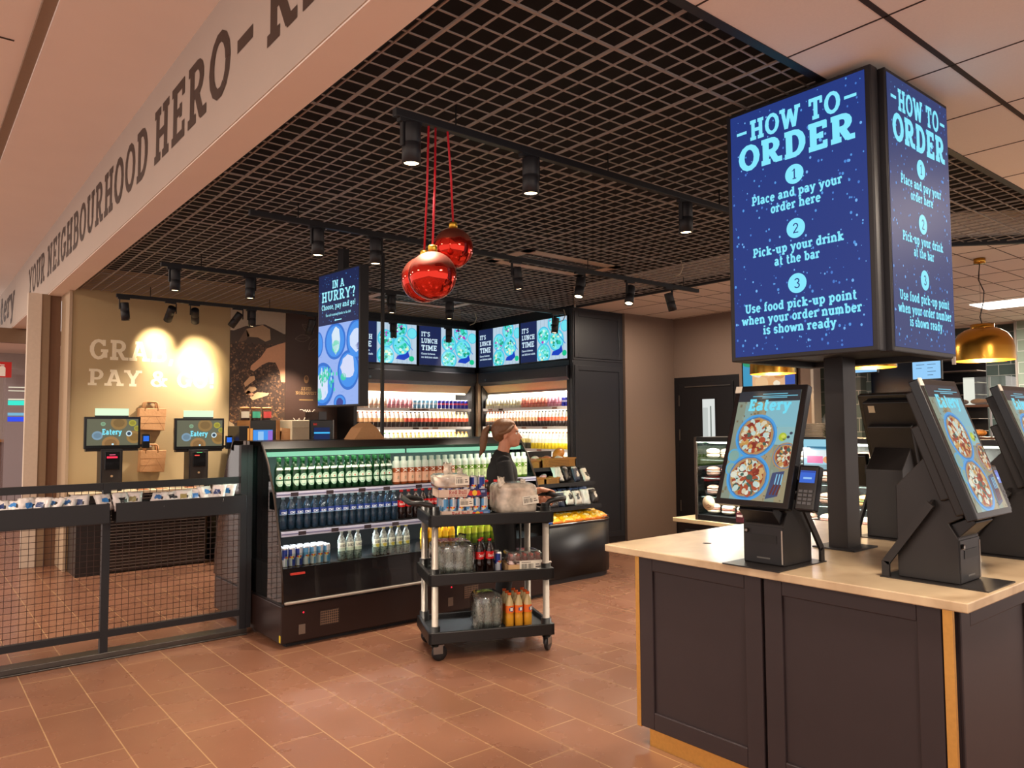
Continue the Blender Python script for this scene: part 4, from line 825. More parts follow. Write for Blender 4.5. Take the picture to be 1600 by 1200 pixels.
for i in range(6):
    b = MB([(236, 222, 214), (214, 150, 150), (240, 236, 230)][i % 3], True).ball((0, 0, 0), .04, .05, .026, 12, 8); tag(b.build('wrapped_biscuit', POUCH, loc=(SX+.09+i*.085, SY+.30+(i % 2)*.09, 1.055), rot=(q.uniform(-.3, .3), .2, q.uniform(0, 3))), f'{ORD[i]} wrapped biscuit from the cooler in the middle snack baskets', 'biscuit', 'wrapped biscuits in the middle snack baskets')
# ================================================================ the service cart
CART = Matrix.Translation((3.325, 4.425, 0)) @ Matrix.Rotation(math.atan2(-.395, .919), 4, 'Z')
t = thing('service_cart', 'black three-shelf plastic service cart loaded with drinks on the open floor', 'cart', M=CART)
LX, LY = .40, .225
CARTP = pm('cart_black_plastic', '19191a', .38, bump=.05, nscale=150); CARTT = pm('cart_tray_grey', '33373a', .45, bump=.06, nscale=120)
for nm, z in (('lower', .145), ('middle', .535), ('upper', .935)):
    s = MB().box(-LX-.03, -LY-.02, z, LX+.03, LY+.02, z+.02).build('shelf', CARTT, t)
    m = MB()
    for a in ((-LX-.05, -LY-.04, LX+.05, -LY-.015), (-LX-.05, LY+.015, LX+.05, LY+.04), (-LX-.05, -LY-.04, -LX-.025, LY+.04), (LX+.025, -LY-.04, LX+.05, LY+.04)): m.box(a[0], a[1], z-.025, a[2], a[3], z+.055)
    m.build('shelf_rim', CARTP, s, bevel=.006)
for sx in (-1, 1):
    for sy in (-1, 1):
        MB(smooth=True).cyl((sx*LX, sy*LY, .12), (sx*LX, sy*LY, .95), .023, n=18).build('post', ALU, t)
        for z in (.12, .505, .905): MB(smooth=True).cyl((sx*LX, sy*LY, z), (sx*LX, sy*LY, z+.115), .036, n=18).build('corner_sleeve', CARTP, t)
        cas = MB(smooth=True).cyl((sx*LX, sy*LY, .1), (sx*LX, sy*LY, .125), .03).build('caster', STEEL, t)
        a = .5+sx*.4; dx, dy = .03*math.cos(a), .03*math.sin(a)
        m = MB(); m.M = Matrix.Translation((sx*LX+dx, sy*LY+dy, .055)) @ Matrix.Rotation(a, 4, 'Z'); m.box(-.045, -.022, -.005, .02, -.017, .055).box(-.045, .017, -.005, .02, .022, .055).box(-.045, -.022, .048, .03, .022, .056); m.build('fork', STEEL, cas)
        m = MB(smooth=True); m.M = Matrix.Translation((sx*LX+dx, sy*LY+dy, .055)) @ Matrix.Rotation(a, 4, 'Z'); m.lathe([(0, -.014), (.03, -.014), (.05, -.013), (.055, -.006), (.055, .006), (.05, .013), (.03, .014), (0, .014)], n=24, axis=(0, 1, 0)); m.build('wheel', BLACKS, cas)
    m = MB(smooth=True); e = sx*(LX+.02)
    m.tube([(sx*LX, -LY, 1.02), (sx*(LX+.03), -LY, 1.055), (sx*(LX+.10), -LY, 1.07), (sx*(LX+.15), -LY+.02, 1.07), (sx*(LX+.165), -LY+.06, 1.07), (sx*(LX+.165), LY-.06, 1.07), (sx*(LX+.15), LY-.02, 1.07), (sx*(LX+.10), LY, 1.07), (sx*(LX+.03), LY, 1.055), (sx*LX, LY, 1.02)], .019, 12)
    m.build('handle', CARTP, t)
    for sy in (-1, 1): MB(smooth=True).cyl((sx*LX, sy*LY, .98), (sx*LX, sy*LY, 1.045), .034, .03, n=16).build('handle_socket', CARTP, t)
def cw(x, y, z): return CART @ Vector((x, y, z))
crz = CART.to_euler().z
CARD = pm('printed_carton', None, .6)
def bull(m, x, y, s, z):
    m.poly([(x-s, y-.25*s, z), (x-.7*s, y+.35*s, z), (x-.2*s, y+.3*s, z), (x, y+.1*s, z), (x-.15*s, y-.35*s, z), (x-.6*s, y-.4*s, z)], (206, 44, 40)); m.poly([(x+s, y-.25*s, z), (x+.6*s, y-.4*s, z), (x+.15*s, y-.35*s, z), (x, y+.1*s, z), (x+.2*s, y+.3*s, z), (x+.7*s, y+.35*s, z)], (206, 44, 40)); disc(m, x, y, .36*s, .42*s, (238, 192, 60), z+.0003, 16)
def barcode(m, x, y, w, h, z, sd=1):
    rect(m, x, y, x+w, y+h, (234, 226, 210), z); q = random.Random(sd); k = x+w*.08
    while k < x+w*.6: b = q.uniform(.001, .004); rect(m, k, y+h*.2, min(k+b, x+w*.62), y+h*.7, (40, 36, 34), z+.0004); k += b+q.uniform(.001, .004)
    rect(m, x+w*.7, y+h*.3, x+w*.92, y+h*.42, (90, 80, 76), z+.0004); rect(m, x+w*.7, y+h*.55, x+w*.86, y+h*.65, (90, 80, 76), z+.0004); rect(m, x+w*.08, y+h*.8, x+w*.5, y+h*.87, (90, 80, 76), z+.0004)
def tray(x, y, z, blue, sub, label, clear_cols, wfull=.345, d=.235):
    t = thing('can_tray', label, 'tray', cw(x, y, z), crz, 'trays of energy drink on the cart')
    h = .055; body = MB((214, 190, 172)); body.box(-wfull/2, -d/2, 0, wfull/2, d/2, .004)
    for a in ((-wfull/2, -d/2, wfull/2, -d/2+.004), (-wfull/2, d/2-.004, wfull/2, d/2), (-wfull/2, -d/2, -wfull/2+.004, d/2), (wfull/2-.004, -d/2, wfull/2, d/2)): body.box(a[0], a[1], 0, a[2], a[3], h)
    b = body.build('carton', CARD, t)
    m = MB(); m.M = plane((0, -d/2-.0006, 0), (1, 0, 0), (0, 0, 1)); rect(m, wfull*.16, 0, wfull/2, h, blue, 0); m.poly([(wfull*.16, 0, 0), (wfull*.16, h, 0), (wfull*.08, 0, 0)], blue)
    text(m, 'Red Bull', -.035, .023, .027, (164, 30, 40), 'c', fit=.125, bold=.17, z=.0004); text(m, sub, -.035, .008, .009, (176, 60, 60), 'c', fit=.125, bold=.12, z=.0004); bull(m, .085, .028, .048, .0006); rect(m, .13, .03, .16, .045, (130, 150, 190), .0004)
    m.build('printing', CARD, b)
    return t
tray(-.185, -.115, .956, (74, 118, 170), 'SUGARFREE', 'lower tray of pale blue energy drink cans on the cart top', 6)
for i in range(6):
    place(cans, cw(-.185-.345/2+.032+i*.056, -.115-.235/2+.034, .961), f'{ORD[i]} pale blue can from the handle, front row of the lower tray', 'can', 'cans in the lower tray', rnd.uniform(-1, 1))
for i in range(3):
    place(cans, cw(-.185+.345/2-.032, -.115-.235/2+.034+.056*(i+1), .961), f'{ORD[i]} pale blue can behind the front row, open end of the lower tray', 'can', 'cans in the lower tray', rnd.uniform(-1, 1))
for i in range(3):
    place(cans, cw(-.185-.345/2+.032, -.115-.235/2+.034+.056*(i+1), .961), f'{ORD[i]} pale blue can behind the front row, handle end of the lower tray', 'can', 'cans in the lower tray', rnd.uniform(-1, 1))
m = MB(); m.M = plane(Vector((0, 0, 0)), (1, 0, 0), (0, 0, 1)); barcode(m, -.045, 0, .1, .055, 0, 4); tag(m.build('barcode_label', PAPER if False else CARD, loc=cw(-.185, -.115-.1195, 1.04), rot=(0, 0, crz)), 'white barcode label stuck across the cans of the lower tray', 'label')
tray(-.205, -.11, 1.104, (52, 50, 96), 'ENERGY DRINK', 'upper tray of navy energy drink cans stacked on the lower tray', 3)
for i in range(6):
    place(canb, cw(-.205-.345/2+.032+i*.056, -.11-.235/2+.034, 1.109), f'{ORD[i]} navy can from the handle, front row of the upper tray', 'can', 'cans in the upper tray', rnd.uniform(-1, 1))
# torn shrink wrap over the upper tray
def crumple(rx, ry, rz, amp, sd, sq=.55, nu=40, nv=24):
    q = random.Random(sd); ph = [(q.uniform(2, 9), q.uniform(2, 9), q.uniform(0, 6), q.uniform(.3, 1)) for _ in range(9)]
    def f(p):
        v = Vector((p.x/rx, p.y/ry, p.z/rz)); s = [math.copysign(abs(c)**sq, c) for c in v]
        a = math.atan2(v.y, v.x); w = sum(g*math.sin(k*a+l*v.z*2+o) for k, l, o, g in ph)/9
        return Vector((s[0]*rx*(1+amp*w), s[1]*ry*(1+amp*w), s[2]*rz*(1+amp*.6*w)))
    return f
def wrapbag(nm, c, rx, ry, rz, amp, sd, mat, label, ears=(), cat='shrink pack', sq=.42):
    m = MB(smooth=True); m.ball((0, 0, rz), rx, ry, rz, 48, 28, fn=crumple(rx, ry, rz, amp, sd, sq))
    for ex, ey, ez, s in ears:
        m.pouch((ex, ey, ez), s*.7, s, .02, Matrix.Rotation(1.2, 4, 'X') @ Matrix.Rotation(.4, 4, 'Y'), sd=sd, jitter=.4, n=6)
    return tag(m.build(nm, mat, loc=c, rot=(0, 0, crz)), label, cat)
wrapbag('torn_shrink_wrap', cw(-.275, -.11, 1.165), .125, .14, .05, .12, 5, MILKY, 'torn translucent plastic wrap bunched over the upper energy drink tray', ((-.02, -.04, .13, .1), (.07, -.03, .105, .07)), 'plastic wrap')
m = MB(); m.M = plane((0, 0, 0), (1, 0, 0), (0, 0, 1)); barcode(m, -.05, 0, .1, .06, 0, 9); m.build('barcode_label', CARD, loc=cw(-.215, -.256, 1.19), rot=(-.1, 0, crz)); tag(bpy.data.objects['barcode_label.001'], 'white barcode label on the torn wrap of the upper tray', 'label')
cola = mk_cola() if not PROTO.get('c') else PROTO['c']
for i in range(2): place(cola, cw(.045+i*.07, .10, .956), f'{ORD[i]} cola bottle standing between trays and milky pack on the cart top', 'bottle', 'cola bottles on the cart top', rnd.uniform(-.3, .3))
wrapbag('milky_multipack', cw(.215, -.02, .956), .155, .16, .115, .05, 8, MILKY, 'big milky shrink-wrapped bottle multipack on the cart top', ((-.12, -.12, .235, .09), (.05, -.1, .23, .06)), sq=.36)
m = MB(); m.M = plane((0, 0, 0), (1, 0, 0), (0, 0, 1)); barcode(m, 0, 0, .12, .06, 0, 12); tag(m.build('barcode_label', CARD, loc=cw(.245, -.188, 1.03), rot=(-.05, -.1, crz)), 'barcode label on the front of the milky multipack', 'label')
wrapbag('clear_multipack', cw(-.245, -.02, .556), .15, .16, .115, .09, 13, WRAP, 'clear shrink pack of water bottles on the middle cart shelf', ((.06, -.1, .235, .1),), sq=.4)
wat2 = MB(smooth=True).lathe(K(.21), n=14).build('water_bottle', PET)
for r_ in range(2):
    for i in range(4): place(wat2, cw(-.35+i*.07, -.12+r_*.075, .558), f'{ORD[i]} unlabelled water bottle from the handle, {("front", "back")[r_]} row of the middle-shelf pack', 'bottle', 'bottles in the middle-shelf clear pack')
for i in range(2): place(cola, cw(-.06+i*.072, -.12, .556), f'{ORD[i]} cola bottle from the clear pack on the middle cart shelf', 'bottle', 'cola bottles on the middle cart shelf', rnd.uniform(-.2, .2))
place(cola, cw(-.03, -.05, .556), 'cola bottle tucked behind the pair on the middle cart shelf', 'bottle', 'cola bottles on the middle cart shelf')
for i in range(2): place(canb, cw(.08, -.1+i*.06, .556), f'{ORD[i]} navy can beside the cola on the middle cart shelf', 'can', 'navy cans on the middle cart shelf')
t = thing('bottle_tray', 'small carton tray of shrink-wrapped red-labelled bottles on the middle cart shelf', 'tray', cw(.265, -.09, .556), crz)
m = MB((206, 166, 120)); m.box(-.135, -.1, 0, .135, .1, .005)
for a in ((-.135, -.1, .135, -.095), (-.135, .095, .135, .1), (-.135, -.1, -.13, .1), (.13, -.1, .135, .1)): m.box(a[0], a[1], 0, a[2], a[3], .055)
b = m.build('carton', CARD, t); m = MB(); m.M = plane((0, -.1006, 0), (1, 0, 0), (0, 0, 1)); barcode(m, -.05, .01, .17, .07, 0.001, 17); m.build('barcode_label', CARD, b)
sm = simple('small_bottle', [(0, 0), (.021, 0), (.022, .005), (.022, .05), (.022, .05), (.022, .075), (.022, .075), (.012, .105), (.012, .12), (0, .122)], [(120, 60, 60)]*3+[(226, 200, 196)]*2+[(150, 90, 90)]*2+[(190, 60, 56)]*2, PRINTG)
for r_ in range(2):
    for i in range(5): place(sm, cw(.265-.1+i*.05, -.16+r_*.05, .562), f'{ORD[i]} small bottle from the cola, {("front", "second")[r_]} row of the carton tray', 'bottle', 'small bottles in the carton tray')
wrapbag('tray_shrink_wrap', cw(.265, -.09, .612), .128, .098, .045, .05, 23, WRAP, 'clear wrap over the small bottles in the carton tray', (), 'plastic wrap', .35)
wrapbag('clear_multipack', cw(.0, -.06, .166), .105, .12, .125, .1, 31, WRAP, 'clear shrink pack of empty-looking bottles on the bottom cart shelf', ((-.09, -.08, .05, .08),), sq=.42)
for r_ in range(2):
    for i in range(3): place(wat2, cw(-.07+i*.068, -.12+r_*.075, .168), f'{ORD[i]} unlabelled water bottle from the handle, {("front", "back")[r_]} row of the bottom-shelf pack', 'bottle', 'bottles in the bottom-shelf clear pack')
def mk_orange():
    o = MB((226, 150, 40), True).lathe(K(.24), n=16, cols=[(214, 150, 44)]*6+[(200, 178, 128)]*3).build('orange_soda_bottle', PRINTG)
    m = wrap(MB(), .0318, .1, .152, -179, 179, 20, 4, lambda u, v: (232, 110, 40)); wrap(m, .0321, .105, .147, -125, -55, 8, 8, lambda u, v: (50, 64, 120) if ((u-.5)/.5)**2+((v-.5)/.4)**2 < 1 else None); wrap(m, .0324, .115, .137, -110, -70, 6, 4, lambda u, v: (230, 226, 214)); m.build('label', PRINTG, o)
    MB((226, 96, 36), True).lathe([(r, z+.224) for r, z in CAPP], n=14).build('cap', PRINTG, o); return o
fan = mk_orange()
for r_ in range(3):
    for i in range(3): place(fan, cw(.155+i*.068, -.13+r_*.07, .166), f'{ORD[i]} orange soda bottle from the clear pack, {("front", "middle", "back")[r_]} row on the bottom cart shelf', 'bottle', 'orange soda bottles on the bottom cart shelf', rnd.uniform(-.3, .3))
# ================================================================ the shop assistant
SKIN = pm('skin', 'c08468', .5, var=.05, nscale=20); HAIR = pm('brown_hair', '6e4a30', .5, var=.3, nscale=55, bump=.25); CLOTH = pm('black_cotton', '151517', .85, var=.1, nscale=90, bump=.1); SHOE = pm('black_shoe', '101012', .5)
pd = _fw*6.2+_r*((787-800)/F*6.2); PX, PY = pd.x, pd.y
PM_ = Matrix.Translation((PX, PY, 0)) @ Matrix.Rotation(math.atan2(-.63, .776), 4, 'Z'); PI_ = PM_.inverted()
grip = PI_ @ cw(.565, .155, 1.07); gdir = (PI_.to_3x3() @ (CART.to_3x3() @ Vector((0, 1, 0)))).normalized()
def remesh(o, vox, sm=4, f=.5):
    r = o.modifiers.new('remesh', 'REMESH'); r.mode = 'VOXEL'; r.voxel_size = vox; r.use_smooth_shade = True
    s_ = o.modifiers.new('smooth', 'SMOOTH'); s_.iterations = sm; s_.factor = f; return o
gx, gy, gz = grip
SHR, ELR, WRR = Vector((.0, -.165, 1.30)), Vector((.05, -.275, 1.07)), Vector((gx-.085, gy+.015, 1.095))
SHL, ELL, WRL = Vector((.0, .165, 1.30)), Vector((.06, .23, 1.05)), Vector((.26, .12, 1.0))
b = MB(smooth=True)
b.ball((.012, 0, 1.565), .096, .075, .09, 24, 16).ball((.058, 0, 1.503), .066, .058, .08, 20, 14).ball((.075, 0, 1.458), .05, .044, .036, 16, 10).ball((.108, 0, 1.447), .02, .022, .018, 12, 8).ball((.09, 0, 1.562), .03, .05, .03, 14, 8)
b.tube([(.112, 0, 1.545), (.132, 0, 1.52), (.142, 0, 1.502), (.125, 0, 1.494)], .011, 10, rs=[.008, .010, .0125, .011]).ball((.122, 0, 1.477), .011, .022, .007, 12, 8).ball((.119, 0, 1.466), .011, .02, .008, 12, 8)
for s in (-1, 1): b.ball((.012, s*.076, 1.515), .017, .008, .03, 12, 10, R=Matrix.Rotation(.2, 3, 'Y')).ball((.085, s*.036, 1.488), .024, .02, .024, 12, 8)
b.tube([(-.02, 0, 1.33), (-.005, 0, 1.4), (.02, 0, 1.49)], .05, 16, rs=[.06, .05, .05])
b.ball((-.015, 0, 1.2), .115, .155, .16, 24, 16).ball((0, 0, 1.0), .105, .14, .15, 24, 16).ball((-.01, 0, .88), .12, .155, .12, 24, 16).tube([SHL, (0, 0, 1.325), SHR], .05, 14)
for S_, E_, W_ in ((SHR, ELR, WRR), (SHL, ELL, WRL)): b.tube([S_, S_*.5+E_*.5, E_, E_*.6+W_*.4, W_], .04, 14, rs=[.047, .043, .037, .036, .026])
for s in (-1, 1):
    b.tube([(-.01, s*.085, .85), (.01, s*.09, .66), (.015, s*.095, .47), (-.01, s*.098, .3), (-.02, s*.1, .08)], .07, 16, rs=[.085, .078, .056, .055, .04])
    b.ball((.045, s*.105, .04), .12, .042, .035, 16, 10)
# right hand closed over the cart handle, left hand relaxed
hc = Vector((gx-.03, gy, gz+.032)); b.ball(hc-Vector((.018, 0, -.002)), .046, .042, .018, 16, 10, R=Matrix.Rotation(.25, 3, 'Y')); b.tube([WRR, hc-Vector((.045, 0, 0))], .025, 12, rs=[.026, .024])
for k, (o_, L_) in enumerate(((-.034, .92), (-.012, 1.05), (.011, 1.0), (.033, .82))):
    c = grip+gdir*o_; R_ = .029
    pts = [c+Vector((-R_*.6, 0, R_+.006))]+[c+Vector((R_*math.sin(a*L_), 0, R_*math.cos(a*L_))) for a in (.15, .75, 1.4, 2.1, 2.8)]
    b.tube(pts, .0085, 10, rs=[.0095, .0095, .009, .0085, .008, .007]).ball(pts[-1], .0072, nu=8, nv=6)
c = grip+gdir*.045; tp = [hc+gdir*.03+Vector((-.035, 0, -.002)), c+Vector((-.032, 0, .008)), c+Vector((-.024, 0, -.018)), c+Vector((-.004, -.006, -.029))]; b.tube(tp, .01, 10, rs=[.013, .011, .0098, .008]).ball(tp[-1], .008, nu=8, nv=6)
lh = WRL+Vector((.055, -.02, -.02)); b.ball(lh, .048, .018, .036, 14, 10); b.tube([WRL, lh], .024, 10)
for k, o_ in enumerate((.028, .009, -.01, -.028)):
    p0 = lh+Vector((.035, 0, o_)); L_ = (.032, .036, .034, .026)[k]; b.tube([p0, p0+Vector((L_, -.008, -.004)), p0+Vector((L_*1.5, -.028, -.01)), p0+Vector((L_*1.45, -.048, -.014))], .0085, 8, rs=[.0095, .009, .0085, .0075])
b.tube([lh+Vector((-.015, -.004, .03)), lh+Vector((.015, -.025, .045)), lh+Vector((.035, -.038, .04))], .01, 8, rs=[.013, .011, .009])
per = remesh(b.build('person', SKIN), .0062, 5); per.matrix_world = PM_
tag(per, 'woman in black with brown ponytail walking behind the loaded cart, hand on its handle', 'person')
h = MB(smooth=True)
def hairf(p): return Vector((p.x, p.y, p.z))
h.ball((-.004, 0, 1.575), .1, .083, .088, 28, 20, R=Matrix.Rotation(-.25, 3, 'Y')).ball((-.035, 0, 1.54), .066, .076, .075, 20, 14).ball((.055, 0, 1.618), .045, .06, .028, 18, 10, R=Matrix.Rotation(.5, 3, 'Y'))
for s in (-1, 1): h.tube([(.08, s*.05, 1.6), (.05, s*.075, 1.565), (.01, s*.082, 1.545), (-.04, s*.07, 1.53)], .018, 10, rs=[.01, .016, .016, .02])
h.ball((-.105, 0, 1.575), .022, .024, .024, 12, 8)
h.tube([(-.09, 0, 1.58), (-.125, 0, 1.585), (-.155, .004, 1.55), (-.168, .006, 1.48), (-.175, .004, 1.41), (-.2, 0, 1.35)], .03, 14, rs=[.02, .022, .03, .034, .026, .006])
o = remesh(h.build('hair', HAIR, per), .006, 3)
m = MB(smooth=True); m.lathe([(.02, -.008), (.026, -.008), (.026, .008), (.02, .008), (.02, -.008)], (-.112, 0, 1.58), 14, axis=(1, 0, -.1)); m.build('hair_tie', SHOE, per)
for s in (-1, 1):
    m = MB((236, 228, 220), True); m.ball((.1, s*.03, 1.535), .012, .013, .0095, 12, 8); m.col = (60, 44, 34); m.ball((.109, s*.031, 1.535), .0045, .0055, .0055, 8, 6); m.build('eye', PRINTG, per)
    MB((72, 48, 36), True).tube([(.117, s*.012, 1.553), (.116, s*.03, 1.559), (.1, s*.048, 1.555)], .0035, 6).build('eyebrow', PRINT, per)
MB((164, 92, 84), True).ball((.1255, 0, 1.4775), .008, .018, .004, 10, 6).ball((.123, 0, 1.468), .008, .016, .0045, 10, 6).build('lips', PRINT, per)
s_ = MB(smooth=True)
s_.ball((-.018, 0, 1.19), .13, .172, .17, 24, 16).ball((-.002, 0, 1.0), .122, .158, .17, 24, 16).ball((-.01, 0, .9), .134, .17, .1, 24, 14).tube([SHL+Vector((0, .01, 0)), (-.01, 0, 1.325), SHR+Vector((0, -.01, 0))], .06, 16, rs=[.06, .075, .06]).tube([(-.03, 0, 1.3), (-.014, 0, 1.365), (-.006, 0, 1.385)], .07, 18, rs=[.09, .071, .064])
for S_, E_ in ((SHR, ELR), (SHL, ELL)): s_.tube([S_, S_*.6+E_*.4, S_*.22+E_*.78], .056, 16, rs=[.063, .059, .053])
remesh(s_.build('shirt', CLOTH, per), .009, 4)
tz = MB(smooth=True); tz.ball((-.01, 0, .86), .134, .168, .12, 24, 14)
for s in (-1, 1): tz.tube([(-.01, s*.085, .86), (.01, s*.09, .66), (.015, s*.095, .47), (-.01, s*.098, .3), (-.015, s*.1, .09)], .07, 16, rs=[.098, .09, .07, .066, .056])
remesh(tz.build('trousers', CLOTH, per), .01, 4)
ap = MB(); ap.prism([(.128, -.13), (.138, 0), (.128, .13), (.12, .13), (.13, 0), (.12, -.13)], 'z', .55, .98); ap.build('apron', CLOTH, per)
for s in (-1, 1):
    m = MB(smooth=True); m.ball((.045, s*.105, .046), .135, .048, .045, 18, 12, fn=lambda p: Vector((p.x, p.y, max(p.z, -.046)))).ball((-.02, s*.1, .07), .055, .048, .05, 14, 10); remesh(m.build('shoe', SHOE, per), .008, 2)
# ================================================================ ordering island
STONE = bpy.data.materials.new('pale_stone_top'); STONE.use_nodes = True; _n = STONE.node_tree; _b = _n.nodes['Principled BSDF']; _b.inputs['Roughness'].default_value = .28
_tc = _n.nodes.new('ShaderNodeTexCoord'); _n1 = _n.nodes.new('ShaderNodeTexNoise'); _n1.inputs['Scale'].default_value = 3.2; _n1.inputs['Detail'].default_value = 9; _n1.inputs['Distortion'].default_value = 1.6; _n.links.new(_tc.outputs['Object'], _n1.inputs[0])
_cr = _n.nodes.new('ShaderNodeValToRGB'); _n.links.new(_n1.outputs['Fac'], _cr.inputs[0])
for _i, (_p, _c) in enumerate(((.3, 'a38b6c'), (.5, 'b9a283'), (.7, 'c6b190'))):
    _e = _cr.color_ramp.elements[_i] if _i < 2 else _cr.color_ramp.elements.new(_p); _e.position = _p; _e.color = lin(_c)
_n.links.new(_cr.outputs[0], _b.inputs['Base Color'])
IX0, IX1, IY0, IY1 = 2.886, 4.64, 1.052, 2.785
t = tag(MB().box(IX0, IY0, .939, IX1, IY1, .975).build('countertop', STONE, bevel=.004), 'pale stone countertop of the ordering island carrying the touch kiosks', 'countertop')
hp_ = on(1105, 849, 'Z', .975); MB(smooth=True).lathe([(0, 0), (.022, 0), (.024, .001), (0, .0012)], (hp_.x, hp_.y, .9752), 18).build('cable_grommet', pm('grommet', '4a4038', .5), t)
bs = thing('island_base', 'dark panelled island base with brass corner strips and brass plinth', 'counter base', (0, 0, 0))
BX, BY0, BY1, BX1 = 2.94, 1.122, 2.615, 4.57
MB().box(BX+.02, BY0+.02, .09, BX1, BY1-.01, .939).build('carcass', DARKW, bs)
MB().box(BX+.015, BY0+.06, 0, BX1-.05, BY1-.06, .09).build('plinth', BRASS, bs)
def panel_x(y0, y1):
    p = MB().box(BX+.004, y0, .092, BX+.02, y1, .937).build('side_panel', DARKW, bs)
    m = MB(); e = .085
    for a in ((y0, .092, y0+e, .937), (y1-e, .092, y1, .937), (y0+e, .092, y1-e, .092+e), (y0+e, .937-e*.8, y1-e, .937)): m.box(BX-.009, a[0], a[1], BX+.006, a[2], a[3])
    m.build('panel_frame', DARKW, p, bevel=.004)
panel_x(1.16, 1.878); panel_x(1.892, 2.59)
def panel_y(x0, x1):
    p = MB().box(x0, BY0+.004, .092, x1, BY0+.02, .937).build('end_panel', DARKW, bs); m = MB(); e = .085
    for a in ((x0, .092, x0+e, .937), (x1-e, .092, x1, .937), (x0+e, .092, x1-e, .092+e), (x0+e, .937-e, x1-e, .937)): m.box(a[0], BY0-.009, a[1], a[2], BY0+.006, a[3])
    m.build('panel_frame', DARKW, p, bevel=.004)
panel_y(2.985, 3.75); panel_y(3.765, 4.54)
MB().box(BX-.006, 1.122, .0, BX+.012, 1.155, .938).build('corner_strip', BRASS, bs); MB().box(BX-.004, 2.594, .085, BX+.03, 2.62, .938).build('corner_strip', BRASS, bs)
KSCR = pm('kiosk_screen', None, .1, emit=.92); KBLK = pm('kiosk_black', '1b1818', .42, var=.1)
def pizza(m, x, y, r, z, sd, cl, plate=(70, 160, 226)):
    q = random.Random(sd); disc(m, x, y, r, r, plate, z, 30, clip=cl); disc(m, x, y, r*.9, r*.9, (58, 124, 180), z+.0003, 30, clip=cl); disc(m, x, y, r*.84, r*.84, (176, 138, 92), z+.0005, 28, clip=cl, wob=.03, sd=sd); disc(m, x, y, r*.73, r*.73, (150, 58, 36), z+.0007, 26, clip=cl, wob=.04, sd=sd+1)
    for k in range(120):
        a = q.uniform(0, 2*PI); rr = r*.7*math.sqrt(q.random()); s = q.uniform(.006, .018)*r/.1
        disc(m, x+rr*math.cos(a), y+rr*math.sin(a), s, s*q.uniform(.5, 1), q.choice([(216, 206, 176), (224, 226, 206), (170, 76, 44), (130, 44, 30), (196, 150, 80), (60, 96, 84), (206, 170, 110), (190, 214, 206)]), z+.0009+.000004*k, 7, clip=cl, rot=a)
def kiosk_art(m, w, h):
    q = random.Random(4); rect(m, -w/2, 0, w/2, h, (146, 146, 118), 0)
    for k in range(7): x = -w/2+k*w/7; rect(m, x, 0, x+w/7-.001, h*.9, q.choice([(152, 142, 110), (134, 146, 128), (128, 166, 166), (160, 150, 120), (118, 122, 98)]), .0003)
    for k in range(170): x = q.uniform(-w/2, w/2-.012); y = q.uniform(0, h*.9); rect(m, x, y, x+q.uniform(.002, .012), y+q.uniform(.002, .02), q.choice([(112, 100, 76), (126, 116, 88), (140, 156, 140)]), .0005)
    rect(m, 0.0, h*.66, w/2, h*.9, (128, 186, 200), .0006); rect(m, w*.22, h*.5, w/2, h*.68, (140, 186, 190), .0006)
    rect(m, -w/2, h*.9, w/2, h, (38, 46, 54), .0008)
    for y, a in ((.965, .2), (.945, .36), (.93, .2)): rect(m, -w*a+.03, h*y, w*a+.03, h*y+.004, (110, 190, 214), .0012)
    text(m, 'Eatery', .01, h*.815, h*.105, (112, 226, 250), 'c', fit=w*.68, bold=.27, z=.0014, slant=.04)
    cl = (-w/2, 0, w/2, h*.9)
    pizza(m, -.03, h*.575, w*.335, .0016, 3, cl); pizza(m, w*.42, h*.40, w*.2, .0016, 5, cl, (176, 140, 96)); pizza(m, -.035, h*.20, w*.345, .0017, 8, cl)
    for y in (.39, .27): disc(m, -w*.4, h*y, .034, .034, (90, 170, 206), .0016, 18, clip=cl); disc(m, -w*.4, h*y, .026, .026, (130, 170, 160), .0018, 16, clip=cl)
    disc(m, w*.33, h*.57, .02, .02, (176, 196, 50), .0016, 12, clip=cl); disc(m, w*.34, h*.575, .011, .009, (210, 216, 90), .0018, 8, clip=cl)
    for k in range(6): disc(m, w*.25+q.uniform(-.03, .09), h*.52+q.uniform(-.03, .06), .008, .007, (44, 58, 80), .0016, 8, clip=cl)
    m.poly([(w*.22, h*.02, .002), (w*.40, h*.05, .002), (w*.45, h*.27, .002), (w*.27, h*.25, .002)], (58, 72, 110))
    for k in range(3): m.bar((w*.28+k*.016, h*.06, .0022), (w*.33+k*.014, h*.15, .0022), .008, .0004, (96, 44, 40)); m.bar((w*.33+k*.014, h*.15, .0022), (w*.345+k*.013, h*.24, .0022), .005, .0004, (130, 196, 226))
